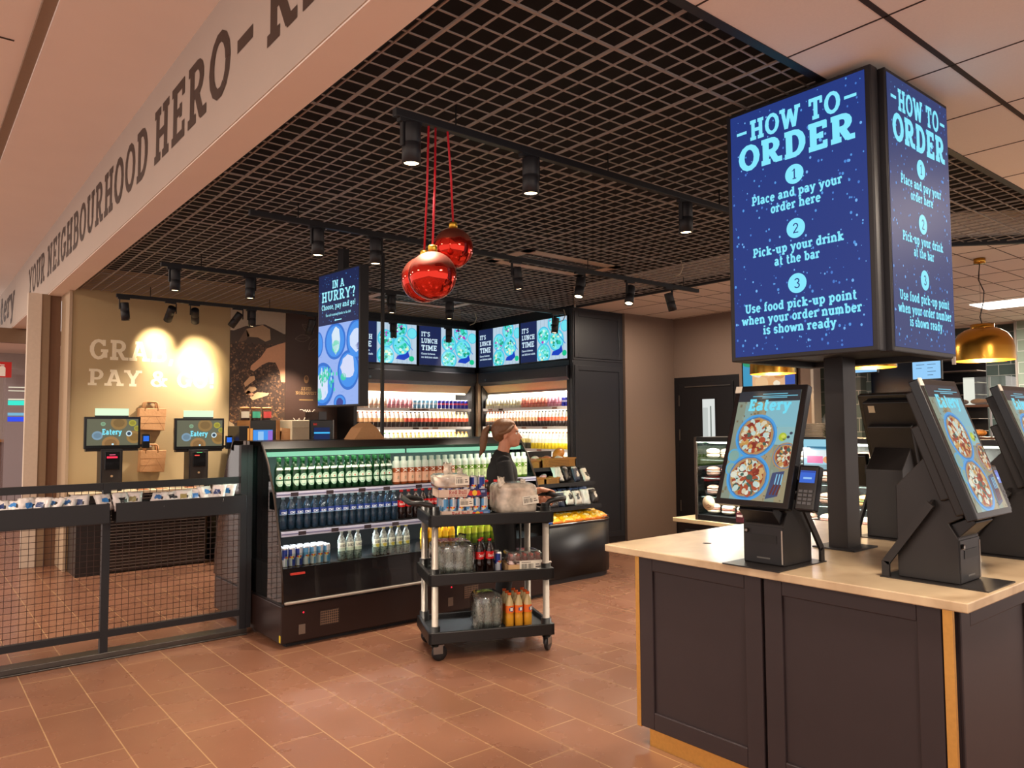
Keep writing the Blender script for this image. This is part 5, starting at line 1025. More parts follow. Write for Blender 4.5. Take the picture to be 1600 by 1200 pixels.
def kiosk(loc, rz, label):
    t = thing('order_kiosk', label, 'kiosk', loc, rz, 'touch kiosks on the island')
    MB().box(-.14, -.225, 0, .14, .17, .005).build('base_plate', KBLK, t)
    prof = [(-.115, .005), (.115, .005), (.115, .372), (-.01, .50), (-.06, .44), (-.135, .30), (-.135, .262), (-.083, .235), (-.115, .18)]
    body = MB().prism([(y, z) for y, z in prof], 'x', -.1, .1).build('pedestal', KBLK, t, bevel=.004)
    d = MB().box(-.096, -.119, .012, .096, -.114, .172).build('printer_door', BLACKS, body); MB((12, 12, 13)).box(-.06, -.121, .10, .07, -.118, .135).build('receipt_slot', PRINT, d)
    MB(smooth=True).cyl((-.078, -.118, .148), (-.078, -.128, .148), .011, n=14).build('lock', STEEL, d)
    m = MB((90, 88, 86)); m.box(-.03, -.1205, .03, .035, -.1185, .036); m.build('maker_plate', PRINT, d); MB().box(.092, -.121, .015, .097, -.118, .16).build('door_edge', ALU, d)
    m = MB(); m.prism([(-.085, .232), (-.155, .265), (-.175, .245), (-.105, .176)], 'x', -.085, .085); sc = m.build('scanner_hood', BLACKS, body, bevel=.003)
    m = MB((150, 140, 116)); m.poly([(-.055, -.123, .1955), (.055, -.123, .1955), (.055, -.162, .2345), (-.055, -.162, .2345)]); m.build('scanner_window', PRINTG, sc)
    SM = plane((0, -.213, .268), (1, 0, 0), (0, .19, .525)); w, h = .362, .566
    m = MB(); m.M = SM; m.box(-w/2, 0, -.04, w/2, h, 0); hs_ = m.build('screen_housing', BLACKG, t, bevel=.004)
    m = MB(); m.M = SM @ Matrix.Translation((0, .025, .001)); kiosk_art(m, w-.05, h-.05); m.build('screen', KSCR, hs_)
    m = MB(); m.M = SM; m.box(-.14, .03, -.085, .14, h-.03, -.042); rh = m.build('rear_housing', KBLK, t, bevel=.006)
    m = MB(); m.M = SM; m.box(-.12, .10, -.125, .12, h-.16, -.086); m.build('cable_cover', KBLK, rh, bevel=.006)
    m = MB((190, 176, 150)); m.M = SM
    for x in (-.1, .1): m.M = SM; m.lathe([(0, 0), (.005, 0), (.004, -.003), (0, -.003)], (x, .16, -.1255), 8)
    m.build('screw', PRINT, rh); m = MB((206, 190, 160)); m.M = SM; m.box(.075, h-.2, -.127, .11, h-.165, -.1245) if False else m.box(.075, h-.09, -.0865, .11, h-.05, -.0848); m.build('sticker', PRINT, rh)
    for s in (-1, 1):
        m = MB(); x = s*.128; m.bar((x, .15, .005), (x, .15, .065), .012, .03, up=(0, 1, 0)); m.bar((x, .15, .06), (x, -.03, .31), .012, .03, up=(0, 1, 0)); m.bar((x, -.03, .30), (s*.1, -.03, .31), .012, .03); m.build('side_brace', KBLK, t)
    m = MB((230, 120, 60) if False else (196, 190, 176)); m.M = SM; m.box(-w/2-.002, h-.03, .0, -w/2+.03, h+.002, .003); m.build('tape', PRINT, hs_)
    tm = MB(); tm.M = Matrix.Translation((.235, -.135, .355)) @ Matrix.Rotation(-.30, 4, 'X'); tm.box(-.045, -.02, -.10, .045, .025, .095); te = tm.build('card_terminal', BLACKG, t, bevel=.008)
    m = MB((40, 100, 220)); m.M = Matrix.Translation((.235, -.135, .355)) @ Matrix.Rotation(-.30, 4, 'X') @ plane((0, -.0212, 0), (1, 0, 0), (0, 0, 1)); rect(m, -.034, .018, .034, .07, (44, 104, 214), 0); rect(m, -.018, .034, .02, .042, (150, 200, 250), .0005); rect(m, -.033, .062, .033, .068, (30, 70, 170), .0005); m.build('terminal_screen', KSCR, te)
    m = MB((66, 66, 70)); m.M = Matrix.Translation((.235, -.135, .355)) @ Matrix.Rotation(-.30, 4, 'X')
    for r_ in range(4):
        for c in range(3): m.box(-.03+c*.022, -.0235, -.075+r_*.017, -.013+c*.022, -.0195, -.064+r_*.017)
    m.build('keypad', PRINT, te); MB().bar((.19, -.09, .36), (.12, -.06, .36), .03, .05).build('terminal_arm', BLACKS, te)
    return t
kiosk((3.105, 1.912, .975), -PI/2, 'touch kiosk facing the entrance, its pizza screen in full view with card reader')
kiosk((3.262, 1.292, .975), 0, 'touch kiosk at the brass corner of the island, screen seen aslant')
kiosk((4.285, 1.915, .975), PI/2, 'touch kiosk behind the sign post, showing only its plain black back')
kiosk((4.115, 1.292, .975), 0, 'touch kiosk cut by the picture edge, beyond the corner kiosk')
# ================================================================ mesh fence with trays
FY = 5.90
t = thing('barrier_fence', 'black steel fence with square wire mesh closing the self-checkout area', 'fence', (0, FY, 0))
PXS = [-.86, .135, 1.13, 2.085]
STEELB = pm('worn_steel_base', '5a5652', .35, .9, var=.3, nscale=8)
MB().box(-.9, -.035, .0, 2.12, .13, .012).box(-.9, -.03, .012, 2.12, .10, .05).build('base_rail', STEELB, t, bevel=.004)
for k, x in enumerate(PXS): MB().box(x-.025, -.02, .05, x+.025, .03, 1.215 if k < 3 else 1.46).build('post', BLACKM, t)
MB().box(2.112, -.02, .05, 2.15, .14, 1.46).build('end_panel', BLACKM, t)
for a, b in zip(PXS[:-1], PXS[1:]):
    MB().box(a+.025, -.015, 1.165, b-.025, .025, 1.215).build('top_rail', BLACKM, t); MB().box(a+.025, -.015, .15, b-.025, .025, .195).build('bottom_rail', BLACKM, t)
    m = MB(); n = int((b-a-.05)/.0415)
    for i in range(1, n): x = a+.025+i*(b-a-.05)/n; m.box(x-.0016, .003, .195, x+.0016, .0062, 1.165)
    for i in range(1, 24): z = .195+i*.0406; m.box(a+.025, -.0002, z-.0016, b-.025, .003, z+.0016)
    m.build('wire_mesh', pm('rusty_dark_wire', '3a2620', .5, .4), t)
    m = MB(); x0, x1 = a+.03, b-.01 if b < 2 else b-.03
    for q_ in ((x0, -.17, x1, -.165), (x0, -.03, x1, -.025), (x0, -.165, x0+.005, -.03), (x1-.005, -.165, x1, -.03)): m.box(q_[0], q_[1], .955, q_[2], q_[3], 1.085)
    m.box(x0, -.17, .95, x1, -.025, .957); m.build('tray', BLACKS, t, bevel=.002)
q = random.Random(5)
def packcol(c): return lambda u, v, s: c if (.25 < u < .62 and .3 < v < .7) else ((40, 40, 44) if .62 < u < .78 and .35 < v < .6 else (212, 206, 204))
k = 0
for side, xs in (('free-end', [.2+i*.075 for i in range(13)]), ('cooler-end', [1.20+i*.082 for i in range(10)])):
    for i, x in enumerate(xs):
        if side == 'free-end' and i in (11,) or side == 'cooler-end' and i == 2: continue
        c = [(52, 120, 190), (40, 60, 110), (60, 130, 200)][k % 3] if side == 'free-end' or i > 5 else [(44, 44, 48), (150, 140, 90), (60, 110, 170)][k % 3]
        pouch('sealed_pack', (x, FY-.098+q.uniform(-.02, .02), 1.088+.02*(i > 6 and side == 'cooler-end')), .115, .13, .04, packcol(c), f'{ORD[i]} sealed white pack lying in the {side} fence tray', f'white packs in the {side} fence tray', q.uniform(.7, 1.25), q.uniform(-.9, .9), 200+k, False, 'pack'); k += 1
# ================================================================ self-checkout counter
t = thing('checkout_counter', 'dark slatted self-checkout counter under the GRAB PAY & GO lettering', 'counter', (0, 0, 0))
SLAT = pm('dark_slats', '221d1c', .35); X0, X1, Y0 = 1.485, 2.83, 9.25
MB().box(X0, Y0+.03, 0, X1, 9.735, .86).build('carcass', SLAT, t)
m = MB((34, 29, 28)); m2 = MB((196, 178, 160))
for i in range(24):
    z = .02+i*.0345; m.box(X0+.30, Y0+.004, z, X1, Y0+.03, z+.026); m2.box(X0+.30, Y0+.002, z+.026, X1, Y0+.016, z+.030)
m.build('slatted_front', PRINTG, t); m2.build('slat_trim', ALU, t); MB().box(X0, Y0, 0, X0+.295, Y0+.03, .86).build('plain_front', SLAT, t)
MB().box(X0-.01, Y0-.02, .86, X1+.02, 9.735, .893).build('worktop', pm('pale_worktop', 'd8c8a8', .4), t, bevel=.003)
for i, (x, c) in enumerate(((2.1, (186, 120, 80)), (2.3, (206, 150, 110)), (2.46, (232, 220, 196)), (2.62, (170, 100, 70)))):
    tag(MB(c).box(x, Y0+.03, .8935, x+.11, Y0+.14, .90+.02*(i == 2)).build('loose_leaflet', PRINT), f'{ORD[i]} leaflet from the red-lit checkout, lying on the checkout counter', 'leaflet', 'leaflets on the checkout counter')
def checkout(x, w, pedx, z0_, z1_, red, label):
    t = thing('self_checkout', label, 'self-checkout', (x, 9.45, .893), 0, 'self-checkout terminals'); pz = z0_-.893
    p = MB().box(pedx-x-.11, -.10, 0, pedx-x+.11, .12, pz-.03).build('pedestal', BLACKS, t, bevel=.008)
    MB((54, 50, 48)).box(pedx-x-.095, -.104, .02, pedx-x+.095, -.1, pz-.05).build('front_plate', PRINT, p)
    m = MB((20, 20, 22)); m.box(pedx-x-.075, -.125, .24, pedx-x+.075, -.102, pz-.06); sc = m.build('scanner', PRINTG, p, bevel=.006)
    m = MB((255, 40, 70) if red else (220, 70, 60)); m.box(pedx-x-.055, -.1275, .37, pedx-x+(.05 if red else -.0), -.125, .39 if red else .38); m.col = (255, 120, 150) if red else (90, 220, 120); m.box(pedx-x-.03, -.1275, .405, pedx-x+.03, -.125, .41); m.build('scan_light', pm('scanner_glow', None, .3, emit=1.6), sc)
    MB((226, 196, 150), True).cyl((pedx-x, -.103, .17), (pedx-x, -.11, .17), .013, n=12).build('lock', PRINT, p)
    m = MB((12, 12, 12)); m.box(pedx-x-.065, -.107, .06, pedx-x+.065, -.104, .10); m.col = (186, 176, 160); m.box(pedx-x-.06, -.112, .0, pedx-x+.06, -.104, .065); m.build('receipt_slot', PRINT, p)
    hm = MB().box(-w/2, -.05, pz-.03, w/2, -.0, z1_-.893).build('monitor', BLACKG, t, bevel=.006)
    MB().box(-w/2+.02, -.045, pz-.055, w/2-.02, .03, pz-.02).build('monitor_foot', BLACKS, hm)
    m = MB(); W_, H_ = w-.05, z1_-z0_-.035; m.M = plane((0, -.0515, pz+.01), (1, 0, 0), (0, 0, 1)); rect(m, -W_/2, 0, W_/2, H_, (104, 104, 84), 0); cl = (-W_/2, 0, W_/2, H_)
    for cx_, cy_, r, c in ((.06, .25, .085, (150, 118, 70)), (.22, .09, .08, (156, 120, 66)), (-.02, .02, .09, (160, 120, 74)), (.2, .25, .04, (176, 166, 60)), (.25, .19, .035, (170, 160, 60)), (-.1, .24, .025, (140, 176, 140)), (-.155, .11, .055, (126, 156, 176))):
        disc(m, cx_, cy_, r, r*.9, c, .0006+.0001*abs(cx_), 20, clip=cl); disc(m, cx_, cy_, r*.7, r*.55, tuple(int(v*.86) for v in c), .001, 16, clip=cl)
    text(m, 'Eatery', -.01, .12, .062, (130, 236, 255), 'c', fit=.2, bold=.25, z=.0014); disc(m, .165, .13, .032, .032, (206, 226, 230), .0014, 20); disc(m, .165, .13, .02, .02, (50, 70, 90), .0016, 16); disc(m, 0, .012, .012, .01, (200, 240, 255), .0014, 10); m.build('screen', SCREEN, hm)
    b = MB().box(-w*.3+.0, .01, z1_-.893-.03, w*.3, .03, z1_-.893+.02).build('light_bracket', BLACKS, t); MB((206, 255, 206)).box(-w*.3, .008, z1_-.893+.015, w*.3, .022, z1_-.893+.095).build('status_light', pm('status_lamp', 'e4ffd8', .4, emit=1.0), b)
    ct = MB().box(w/2+.02, -.06, pz-.03, w/2+.10, -.02, pz+.13).build('card_terminal', BLACKG, t, bevel=.006); MB((40, 110, 230)).box(w/2+.03, -.0612, pz+.05, w/2+.09, -.06, pz+.11).build('terminal_screen', SCREEN, ct)
    MB().bar((w/2+.03, -.02, pz), (w/2-.04, .0, pz), .02, .03).build('terminal_arm', BLACKS, ct)
    return t
checkout(1.848, .57, 1.835, 1.395, 1.725, True, 'self-checkout terminal with glowing red scanner, between white wall edge and paper bags')
checkout(2.792, .575, 2.77, 1.365, 1.71, False, 'self-checkout terminal beside the coffee poster, its scanner dark')
def bag(x0, x1, z0_, z1_, zh, label, sd):
    t = thing('paper_bag', label, 'bag', ((x0+x1)/2, 9.68, z0_), 0, 'brown paper bags on the wall'); w = x1-x0; h = z1_-z0_; m = MB(); d = .06
    m.prism([(-w/2, 0), (w/2-.02, -.01), (w/2, h), (-w/2+.01, h)], 'y', -d, d-.005); m.build('paper_body', KRAFT, t, bevel=.006)
    m = MB((150, 108, 70)); m.box(-w/2+.006, -d-.0015, h*.62, w/2-.004, -d, h*.635).box(-w/2+.006, -d-.0015, h*.3, w/2-.01, -d, h*.31).bar((-w/2+.02, -d-.001, .0), (-w*.1, -d-.001, h*.6), .004, .001, up=(0, 1, 0)).bar((w/2-.03, -d-.001, .0), (w*.12, -d-.001, h*.6), .004, .001, up=(0, 1, 0)); m.build('fold_lines', PRINT, t)
    for y in (-d+.01, d-.02):
        m = MB(); g = zh-z0_; m.tube([(-w*.28, y, h-.03), (-w*.27, y, g-.015), (-w*.2, y, g), (w*.1, y, g), (w*.17, y, g-.015), (w*.18, y, h-.03)], .012, 8); m.build('handle', KRAFT, t)
    MB(smooth=True).cyl((-.03, .06, zh-z0_-.02), (-.03, -.07, zh-z0_-.02), .007, n=8).build('wall_peg', STEEL, t)
bag(2.16, 2.47, 1.575, 1.83, 1.905, 'upper brown paper carrier bag hanging between the two checkout screens', 1)
bag(2.18, 2.475, 1.08, 1.33, 1.40, 'lower brown paper carrier bag hanging between the two checkout screens', 2)
# ================================================================ coffee corner: poster, panel, machines, jars
t = thing('coffee_poster', 'tall photo poster of a hand scooping roasted coffee beans from a sack', 'poster', (3.25, 9.745, .9))
PW, PH = .735, 2.26; m = MB(); m.M = plane((0, -.002, 0), (1, 0, 0), (0, 0, 1)); MB().box(0, -.0015, 0, PW, .004, PH).build('backing', BLACKM, t)
rect(m, 0, 0, PW, PH, (52, 38, 30), 0); rect(m, 0, 1.95, PW, PH, (150, 138, 120), .0003)
m.poly([(0, 1.93, .0005), (.2, 2.02, .0005), (.45, 2.06, .0005), (.6, 2.0, .0005), (PW, 1.94, .0005), (PW, 1.8, .0005), (0, 1.78, .0005)], (58, 46, 38)); q = random.Random(9)
for k in range(1500):
    x, y = q.uniform(.012, PW-.012), q.uniform(.55, 1.80); r = q.uniform(.010, .019); c = q.choice([(62, 44, 34), (76, 54, 40), (44, 31, 25), (96, 70, 50), (54, 38, 30), (112, 84, 60)] if y > .9 or q.random() < .5 else [(96, 66, 40), (120, 84, 50), (70, 48, 34)])
    disc(m, x, y, r, r*.66, c, .0008+.0000008*k, 8, rot=q.uniform(0, 3), clip=(0, 0, PW, PH)); 
    if k % 3 == 0: disc(m, x, y, r*.7, r*.1, (28, 20, 17), .0008+.0000008*k+.0000004, 6, rot=q.uniform(0, 3), clip=(0, 0, PW, PH))
for pts, c in (([(.2, 1.98), (.42, 2.05), (.52, 2.0), (.53, 1.86), (.46, 1.83), (.36, 1.88), (.22, 1.88)], (146, 120, 92)), ([(.10, 1.8), (.2, 1.98), (.25, 1.9), (.2, 1.83)], (90, 70, 54)), ([(0, .78), (.06, .74), (.12, .56), (.36, .54), (.52, .46), (PW, .56), (PW, .36), (.5, .30), (.2, .28), (0, .36)], (136, 116, 90)), ([(.0, .6), (.15, .5), (.4, .42), (PW, .44), (PW, .36), (.4, .33), (0, .38)], (112, 94, 72)), ([(0, .36), (PW, .36), (PW, 0), (0, 0)], (44, 33, 28))): m.poly([(x, y, .0024) for x, y in pts], c)
for pts, c in (([(PW, 1.84), (.62, 1.80), (.48, 1.74), (.40, 1.62), (.27, 1.50), (.265, 1.45), (.31, 1.43), (.42, 1.52), (.5, 1.56), (.6, 1.56), (.66, 1.44), (.68, 1.3), (PW, 1.3)], (172, 126, 96)), ([(.18, 1.27), (.20, 1.22), (.33, 1.32), (.32, 1.37), (.26, 1.36)], (196, 142, 106)), ([(.195, 1.16), (.22, 1.12), (.34, 1.18), (.36, 1.22), (.26, 1.23)], (204, 148, 110)), ([(.26, 1.09), (.30, 1.05), (.50, 1.12), (.52, 1.15), (.36, 1.16)], (206, 150, 112)), ([(.2, 1.14), (.3, 1.1), (.32, 1.13), (.24, 1.18)], (188, 132, 100))): m.poly([(x, y, .0028) for x, y in pts], c)
for k in range(90):
    a = q.uniform(0, 2*PI); rr = math.sqrt(q.random()); x, y = .47+.15*rr*math.cos(a), 1.32+.16*rr*math.sin(a); disc(m, x, y, .018, .012, q.choice([(50, 36, 29), (70, 50, 38), (38, 27, 23), (92, 68, 50)]), .0031+.000001*k, 8, rot=a)
m.c = [tuple(min(.8, v*1.7) for v in c[:3])+(1,) for c in m.c]
m.build('print', PRINT, t)
t = thing('brand_panel', 'brown wall panel with gold crest, white script and drawn coffee branches', 'panel', (3.988, 9.745, .9)); MB((66, 46, 38)).box(0, -.0015, 0, .97, .004, PH).build('backing', PRINT, t)
m = MB(); m.M = plane((0, -.0025, 0), (1, 0, 0), (0, 0, 1)); GO = (176, 140, 90)
disc(m, .30, 1.35, .035, .055, (150, 112, 74), 0, 14); disc(m, .30, 1.365, .022, .03, (96, 70, 50), .0003, 12); text(m, 'ARVID', .30, 1.20, .042, GO, 'c', fit=.15, bold=.12, res=8); text(m, 'NORDQUIST', .30, 1.14, .042, GO, 'c', fit=.3, bold=.12, res=8); rect(m, .2, 1.06, .40, 1.075, (140, 110, 66), 0)
def squig(x, y, w, n, sd):
    q = random.Random(sd); m_ = [(x+w*i/n, y+q.choice([-.012, .03, .012, .0, .036]), .0004) for i in range(n+1)]
    for a, b in zip(m_[:-1], m_[1:]): m.bar(a, b, .007, .0004, (226, 214, 196))
squig(.21, .90, .22, 14, 3); squig(.12, .79, .36, 22, 4)
def branch(bx_, by_, leaves, col):
    for x, y, l, a in leaves:
        pts = []
        for k in range(9):
            u = k/8; wv = math.sin(u*PI)*l*.22; pts.append((u*l, wv))
        for sgn in (1, -1):
            P = [(bx_+x+px*math.cos(a)-sgn*py*math.sin(a), by_+y+px*math.sin(a)+sgn*py*math.cos(a), .0003) for px, py in pts]
            for p0, p1 in zip(P[:-1], P[1:]): m.bar(p0, p1, .006, .0003, col)
        m.bar((bx_+x, by_+y, .0003), (bx_+x+l*math.cos(a), by_+y+l*math.sin(a), .0003), .004, .0003, col)
GL = (96, 136, 62); branch(.03, .25, [(0, 0, .22, 1.9), (.03, 0, .25, .9), (.1, .06, .2, -.6), (.24, .14, .22, .35), (.22, .12, .2, -.7), (.2, .15, .2, 1.0), (.02, -.1, .2, -1.2)], GL)
for x, y in ((.1, .27), (.15, .33), (.19, .27), (.12, .38)): disc(m, x, y, .026, .026, GL, .0002, 14); disc(m, x, y, .02, .02, (66, 46, 38), .0004, 14)
branch(.45, 1.95, [(-.05, .05, .2, 2.6), (-.1, -.02, .22, 3.3), (0, -.03, .2, -2.2), (.05, .05, .24, .3), (.1, -.1, .26, -1.0), (.16, -.2, .3, -1.4)], (112, 98, 84))
m.build('print', PRINT, t)
t = thing('coffee_counter', 'dark coffee counter along the rear wall behind the coolers', 'counter', (0, 0, 0)); MB().box(3.0, 9.12, 0, 4.66, 9.735, .88).build('carcass', SLAT, t); MB().box(2.98, 9.09, .88, 4.68, 9.735, .91).build('worktop', BLACKS, t, bevel=.003)
for k in range(3): MB().box(3.02+k*.55, 9.11, .06, 3.55+k*.55, 9.121, .86).build('door', SLAT, t)
def machine(nm, x0, x1, ztop, label, body, d=.42):
    t = thing(nm, label, 'coffee machine' if 'coffee' in nm else 'machine', (x0, 9.2, .91)); b = MB().box(0, 0, 0, x1-x0, d, ztop-.91).build('body', body, t, bevel=.008); return t, x1-x0, ztop-.91
ORG = pm('orange_lit_trim', 'f0a04a', .4, emit=.8); 
t, w, h = machine('coffee_grinder', 3.195, 3.315, 1.615, 'black coffee grinder with orange edge light beside the jars', BLACKS); MB().box(w-.02, -.006, .1, w-.002, .0, h-.03).build('edge_light', ORG, t)
t, w, h = machine('coffee_machine', 3.325, 3.70, 1.685, 'coffee machine with wooden sides and a bright blue touch display', BLACKG)
m = MB((70, 150, 236)); m.box(.04, -.003, h-.3, w-.09, -.001, h-.12); m.col = (150, 196, 240); m.box(.1, -.004, h-.26, .17, -.003, h-.14); m.col = (150, 110, 210); m.box(w-.15, -.004, h-.29, w-.09, -.003, h-.13); m.build('touch_display', SCREEN, t)
MB().box(-.012, -.01, 0, .0, .42, h).build('wood_side', pm('oak_side', 'b57c46', .5), t); MB().box(w-.045, -.012, 0, w, .42, h).build('wood_side', MATS['oak_side'], t); MB().box(.0, -.014, .26, .03, -.006, h-.1).build('edge_light', ORG, t)
t, w, h = machine('milk_fridge', 3.86, 4.10, 1.685, 'beige milk fridge standing between paper packs and dark coffee machine', pm('beige_enamel', 'b0a48c', .4)); MB((120, 108, 90)).box(.01, -.006, h-.1, w-.01, .0, h-.094).build('door_seam', PRINT, t)
t, w, h = machine('coffee_machine', 4.11, 4.43, 1.69, 'black coffee machine with dark blue screen next to the milk fridge', BLACKG); m = MB((26, 42, 84)); m.box(.05, -.003, h-.32, w-.05, -.001, h-.1); m.col = (70, 190, 250); m.box(.05, -.0045, h-.18, w-.05, -.003, h-.16); m.build('touch_display', SCREEN, t); MB((206, 60, 50)).box(.04, -.004, h-.07, .09, 0, h-.045).build('badge', PRINT, t); MB().box(w, .0, 0, w+.008, .3, h).build('steel_edge', STEEL, t)
t, w, h = machine('bean_hopper', 4.22, 4.34, 1.80, 'small smoked bean hopper on the black coffee machine', pm('smoked_plastic', '2a2220', .15)); t.location.z = 1.6905; t.children[0].scale.z = .12; t['category'] = 'hopper'
for i, (x, c) in enumerate(((3.32, (196, 186, 166)), (3.46, (60, 150, 120)), (3.60, (176, 60, 56)))):
    t = thing('coffee_jar', ('jar with pale label on the coffee machine, furthest from the panel', 'jar with green label on the coffee machine', 'jar with red label on the coffee machine, next to the panel')[i], 'jar', (x, 9.38, 1.6855), 0, 'jars on the coffee machine')
    MB((62, 44, 34), True).lathe([(0, 0), (.055, 0), (.058, .01), (.058, .13), (.05, .14), (0, .14)], n=18).build('glass_body', PRINTG, t); wrap(MB(), .0586, .03, .11, -150, -30, 10, 2, lambda u, v: c).build('label', PRINT, t); MB((186, 132, 82), True).lathe([(0, .14), (.056, .14), (.056, .165), (0, .168)], n=18).build('lid', PRINT, t)
for k, lean in enumerate((.1, .35)):
    t = tag(MB().prism([(0, 0), (.17, 0), (.15, .33-.1*k), (.02, .34-.1*k)], 'y', 0, .07).build('paper_pack', KRAFT, loc=(3.72+.01*k, 9.25-.09*k, .911+.28*(1-k)), rot=(0, lean*.3, 0)), ('upper kraft paper pack squeezed beside the beige milk fridge', 'lower kraft paper pack squeezed beside the beige milk fridge')[k], 'paper pack', 'kraft paper packs by the milk fridge')
    t.location.z = .911+.34*(1-k)
tag(MB().prism([(0, 0), (.30, 0), (.22, .10), (.15, .15), (.07, .10)], 'y', 0, .2).build('folded_paper', KRAFT, loc=(bx(565, 6.0)+CX-.1, 5.95, 1.4875)), 'folded kraft paper bag lying on top of the drinks cooler', 'paper bag')
# ================================================================ glimpse at the far end of the concourse
t = thing('extinguisher_sign', 'red sign with white fire extinguisher symbol far behind the fence', 'sign', (1.28, 15, 2.45)); MB((196, 36, 34)).box(-.2, 0, 0, .12, .02, .26).build('plate', PRINT, t)
m = MB((240, 236, 230)); m.M = plane((-.01, -.0015, 0), (1, 0, 0), (0, 0, 1)); m.poly([(-.045, .02, 0), (.045, .02, 0), (.045, .16, 0), (.02, .19, 0), (-.02, .19, 0), (-.045, .16, 0)]); m.box(-.03, .2, 0, .03, .215, .001).box(-.06, .21, 0, -.03, .225, .001); m.build('symbol', PRINT, t)
t = thing('vending_fridge', 'dim glass-fronted fridge with green and blue lights far beyond the fence', 'fridge', (1.5, 15.4, 0)); MB((150, 140, 146)).box(-.14, 0, .0, .2, .4, 2.62).build('body', PRINTG, t)
for z, c, e in ((2.0, (60, 236, 210), .08), (1.82, (120, 180, 210), .05), (1.72, (50, 80, 240), .08), (2.3, (236, 226, 200), .015), (2.24, (236, 226, 200), .015), (2.09, (236, 226, 200), .02)): MB(c).box(-.10, -.006, z, .14, -.001, z+e).build('lit_strip', SCREEN, t)
# ================================================================ the bar behind the island
t = thing('bar_counter', 'low dark bar counter with pale wooden top beyond the island', 'counter', (0, 0, 0))
PALEW = pm('pale_wood_top', 'cdb78e', .4); MB().box(6.03, .9, 0, 6.75, 4.80, .64).build('carcass', SLAT, t); MB().box(5.99, .88, .64, 6.8, 4.84, .678).build('worktop', PALEW, t, bevel=.004); MB().box(6.0, 1.0, .56, 6.03, 4.7, .575).build('tray_rail', STEEL, t)
t = thing('sandwich_case', 'glass-fronted cold display case of sandwiches standing on the bar counter', 'display case', (6.02, 0, .679))
m = MB(); m.box(0, 1.2, 0, .6, 4.58, .05).box(0, 1.2, .755, .6, 4.58, .80); m.build('frame', BLACKS, t); MB().box(.56, 1.2, .05, .6, 4.58, .755).build('back_panel', BLACKS, t); MB().box(.0, 4.56, .05, .56, 4.575, .755).build('end_glass', PANE, t); MB().box(.0, 1.25, .05, .006, 4.56, .755).build('front_glass', PANE, t)
for y in (4.57, 3.02, 2.1): MB().box(-.006, y-.012, .0, .012, y+.012, .80).build('upright', pm('dark_steel_frame', '5a4c44', .4, .6), t)
for z in (.22, .40, .575): s = MB().box(.05, 1.2, z, .55, 4.55, z+.01).build('shelf', clear('tinted_shelf', '6a7c80', .1, .3, '30383a'), t); MB((60, 110, 120)).box(.044, 3.6, z-.012, .05, 3.95, z+.018).build('price_tag', PRINT, s)
MB().box(.12, 1.3, .735, .2, 4.5, .752).build('light_strip', LEDW, t)
for y in (4.2, 3.4, 2.4): lamp('AREA', (6.2, y, 1.40), 60, (1, .93, .85), (6.2, y, .7), shape='RECTANGLE', size=.9, size_y=.06)
for y in (4.2, 3.4): lamp('AREA', (6.04, y, 1.44), 40, (1, .93, .85), (6.3, y, 1.0), shape='RECTANGLE', size=.9, size_y=.04)
for z in (.21, .39, .565, .74):
    for y in (4.05, 3.0): lamp('AREA', (6.05, y, .679+z), 9, (1, .95, .88), (6.2, y, .679+z-.12), shape='RECTANGLE', size=1.0, size_y=.03)
BREAD = pm('sandwich', None, .6, bump=.2, nscale=60); q = random.Random(3)
lv = ['bottom', 'second', 'third', 'top']
for li, z in enumerate((.055, .235, .415, .59)):
    for i in range(13):
        y = 4.46-i*.165
        c1, c2 = [((222, 200, 176), (160, 90, 80)), ((206, 150, 96), (120, 150, 70)), ((226, 190, 180), (196, 100, 120)), ((230, 206, 190), (150, 110, 90))][li] if q.random() < .8 else ((150, 110, 96), (210, 190, 170))
        m = MB(smooth=True); m.ball((0, 0, .03), .06, .066, .03, 14, 8, col=c1, fn=lambda p: Vector((p.x, p.y, max(p.z, -.026)))); m.ball((0, 0, .052), .062, .07, .012, 14, 6, col=c2); m.ball((0, 0, .072), .06, .066, .028, 14, 8, col=c1)
        tag(m.build('sandwich', BREAD, loc=(6.02+.13, y, .679+z), rot=(0, 0, q.uniform(-.3, .3))), f'{ORD[i]} sandwich from the door end on the {lv[li]} level of the bar display case', 'sandwich', f'sandwiches on the {lv[li]} case level')
t = thing('round_card', 'round cream card propped at the door end of the sandwich case', 'card', (6.012, 4.42, .85)); MB((226, 206, 170), True).lathe([(0, 0), (.07, 0), (.07, .004), (0, .004)], n=28, axis=(-1, 0, 0)).build('disc', PRINT, t); m = MB((120, 80, 50)); m.M = plane((-.0055, 0, -.03), (0, -1, 0), (0, 0, 1)); m.bar((-.03, 0, 0), (0, .015, 0), .006, .0005).bar((0, .015, 0), (.03, -.003, 0), .006, .0005).bar((-.02, -.015, 0), (.02, -.012, 0), .006, .0005); m.build('drawing', PRINT, t)
m = MB((86, 36, 44)); m.box(-.004, -.04, 0, .0, .04, .09); m.col = (220, 206, 200); m.box(-.005, -.03, .05, -.004, .03, .07); tag(m.build('price_card', PRINT, loc=(5.998, 4.07, .70), rot=(0, 0, 0)), 'small maroon price card standing on the bar top', 'price card')
t = thing('promo_screen', 'small bright promo screen standing in the case behind the sign post', 'screen', (6.005, 3.29, 1.21)); MB().box(-.012, -.14, 0, .0, .14, .27).build('screen_housing', BLACKG, t)
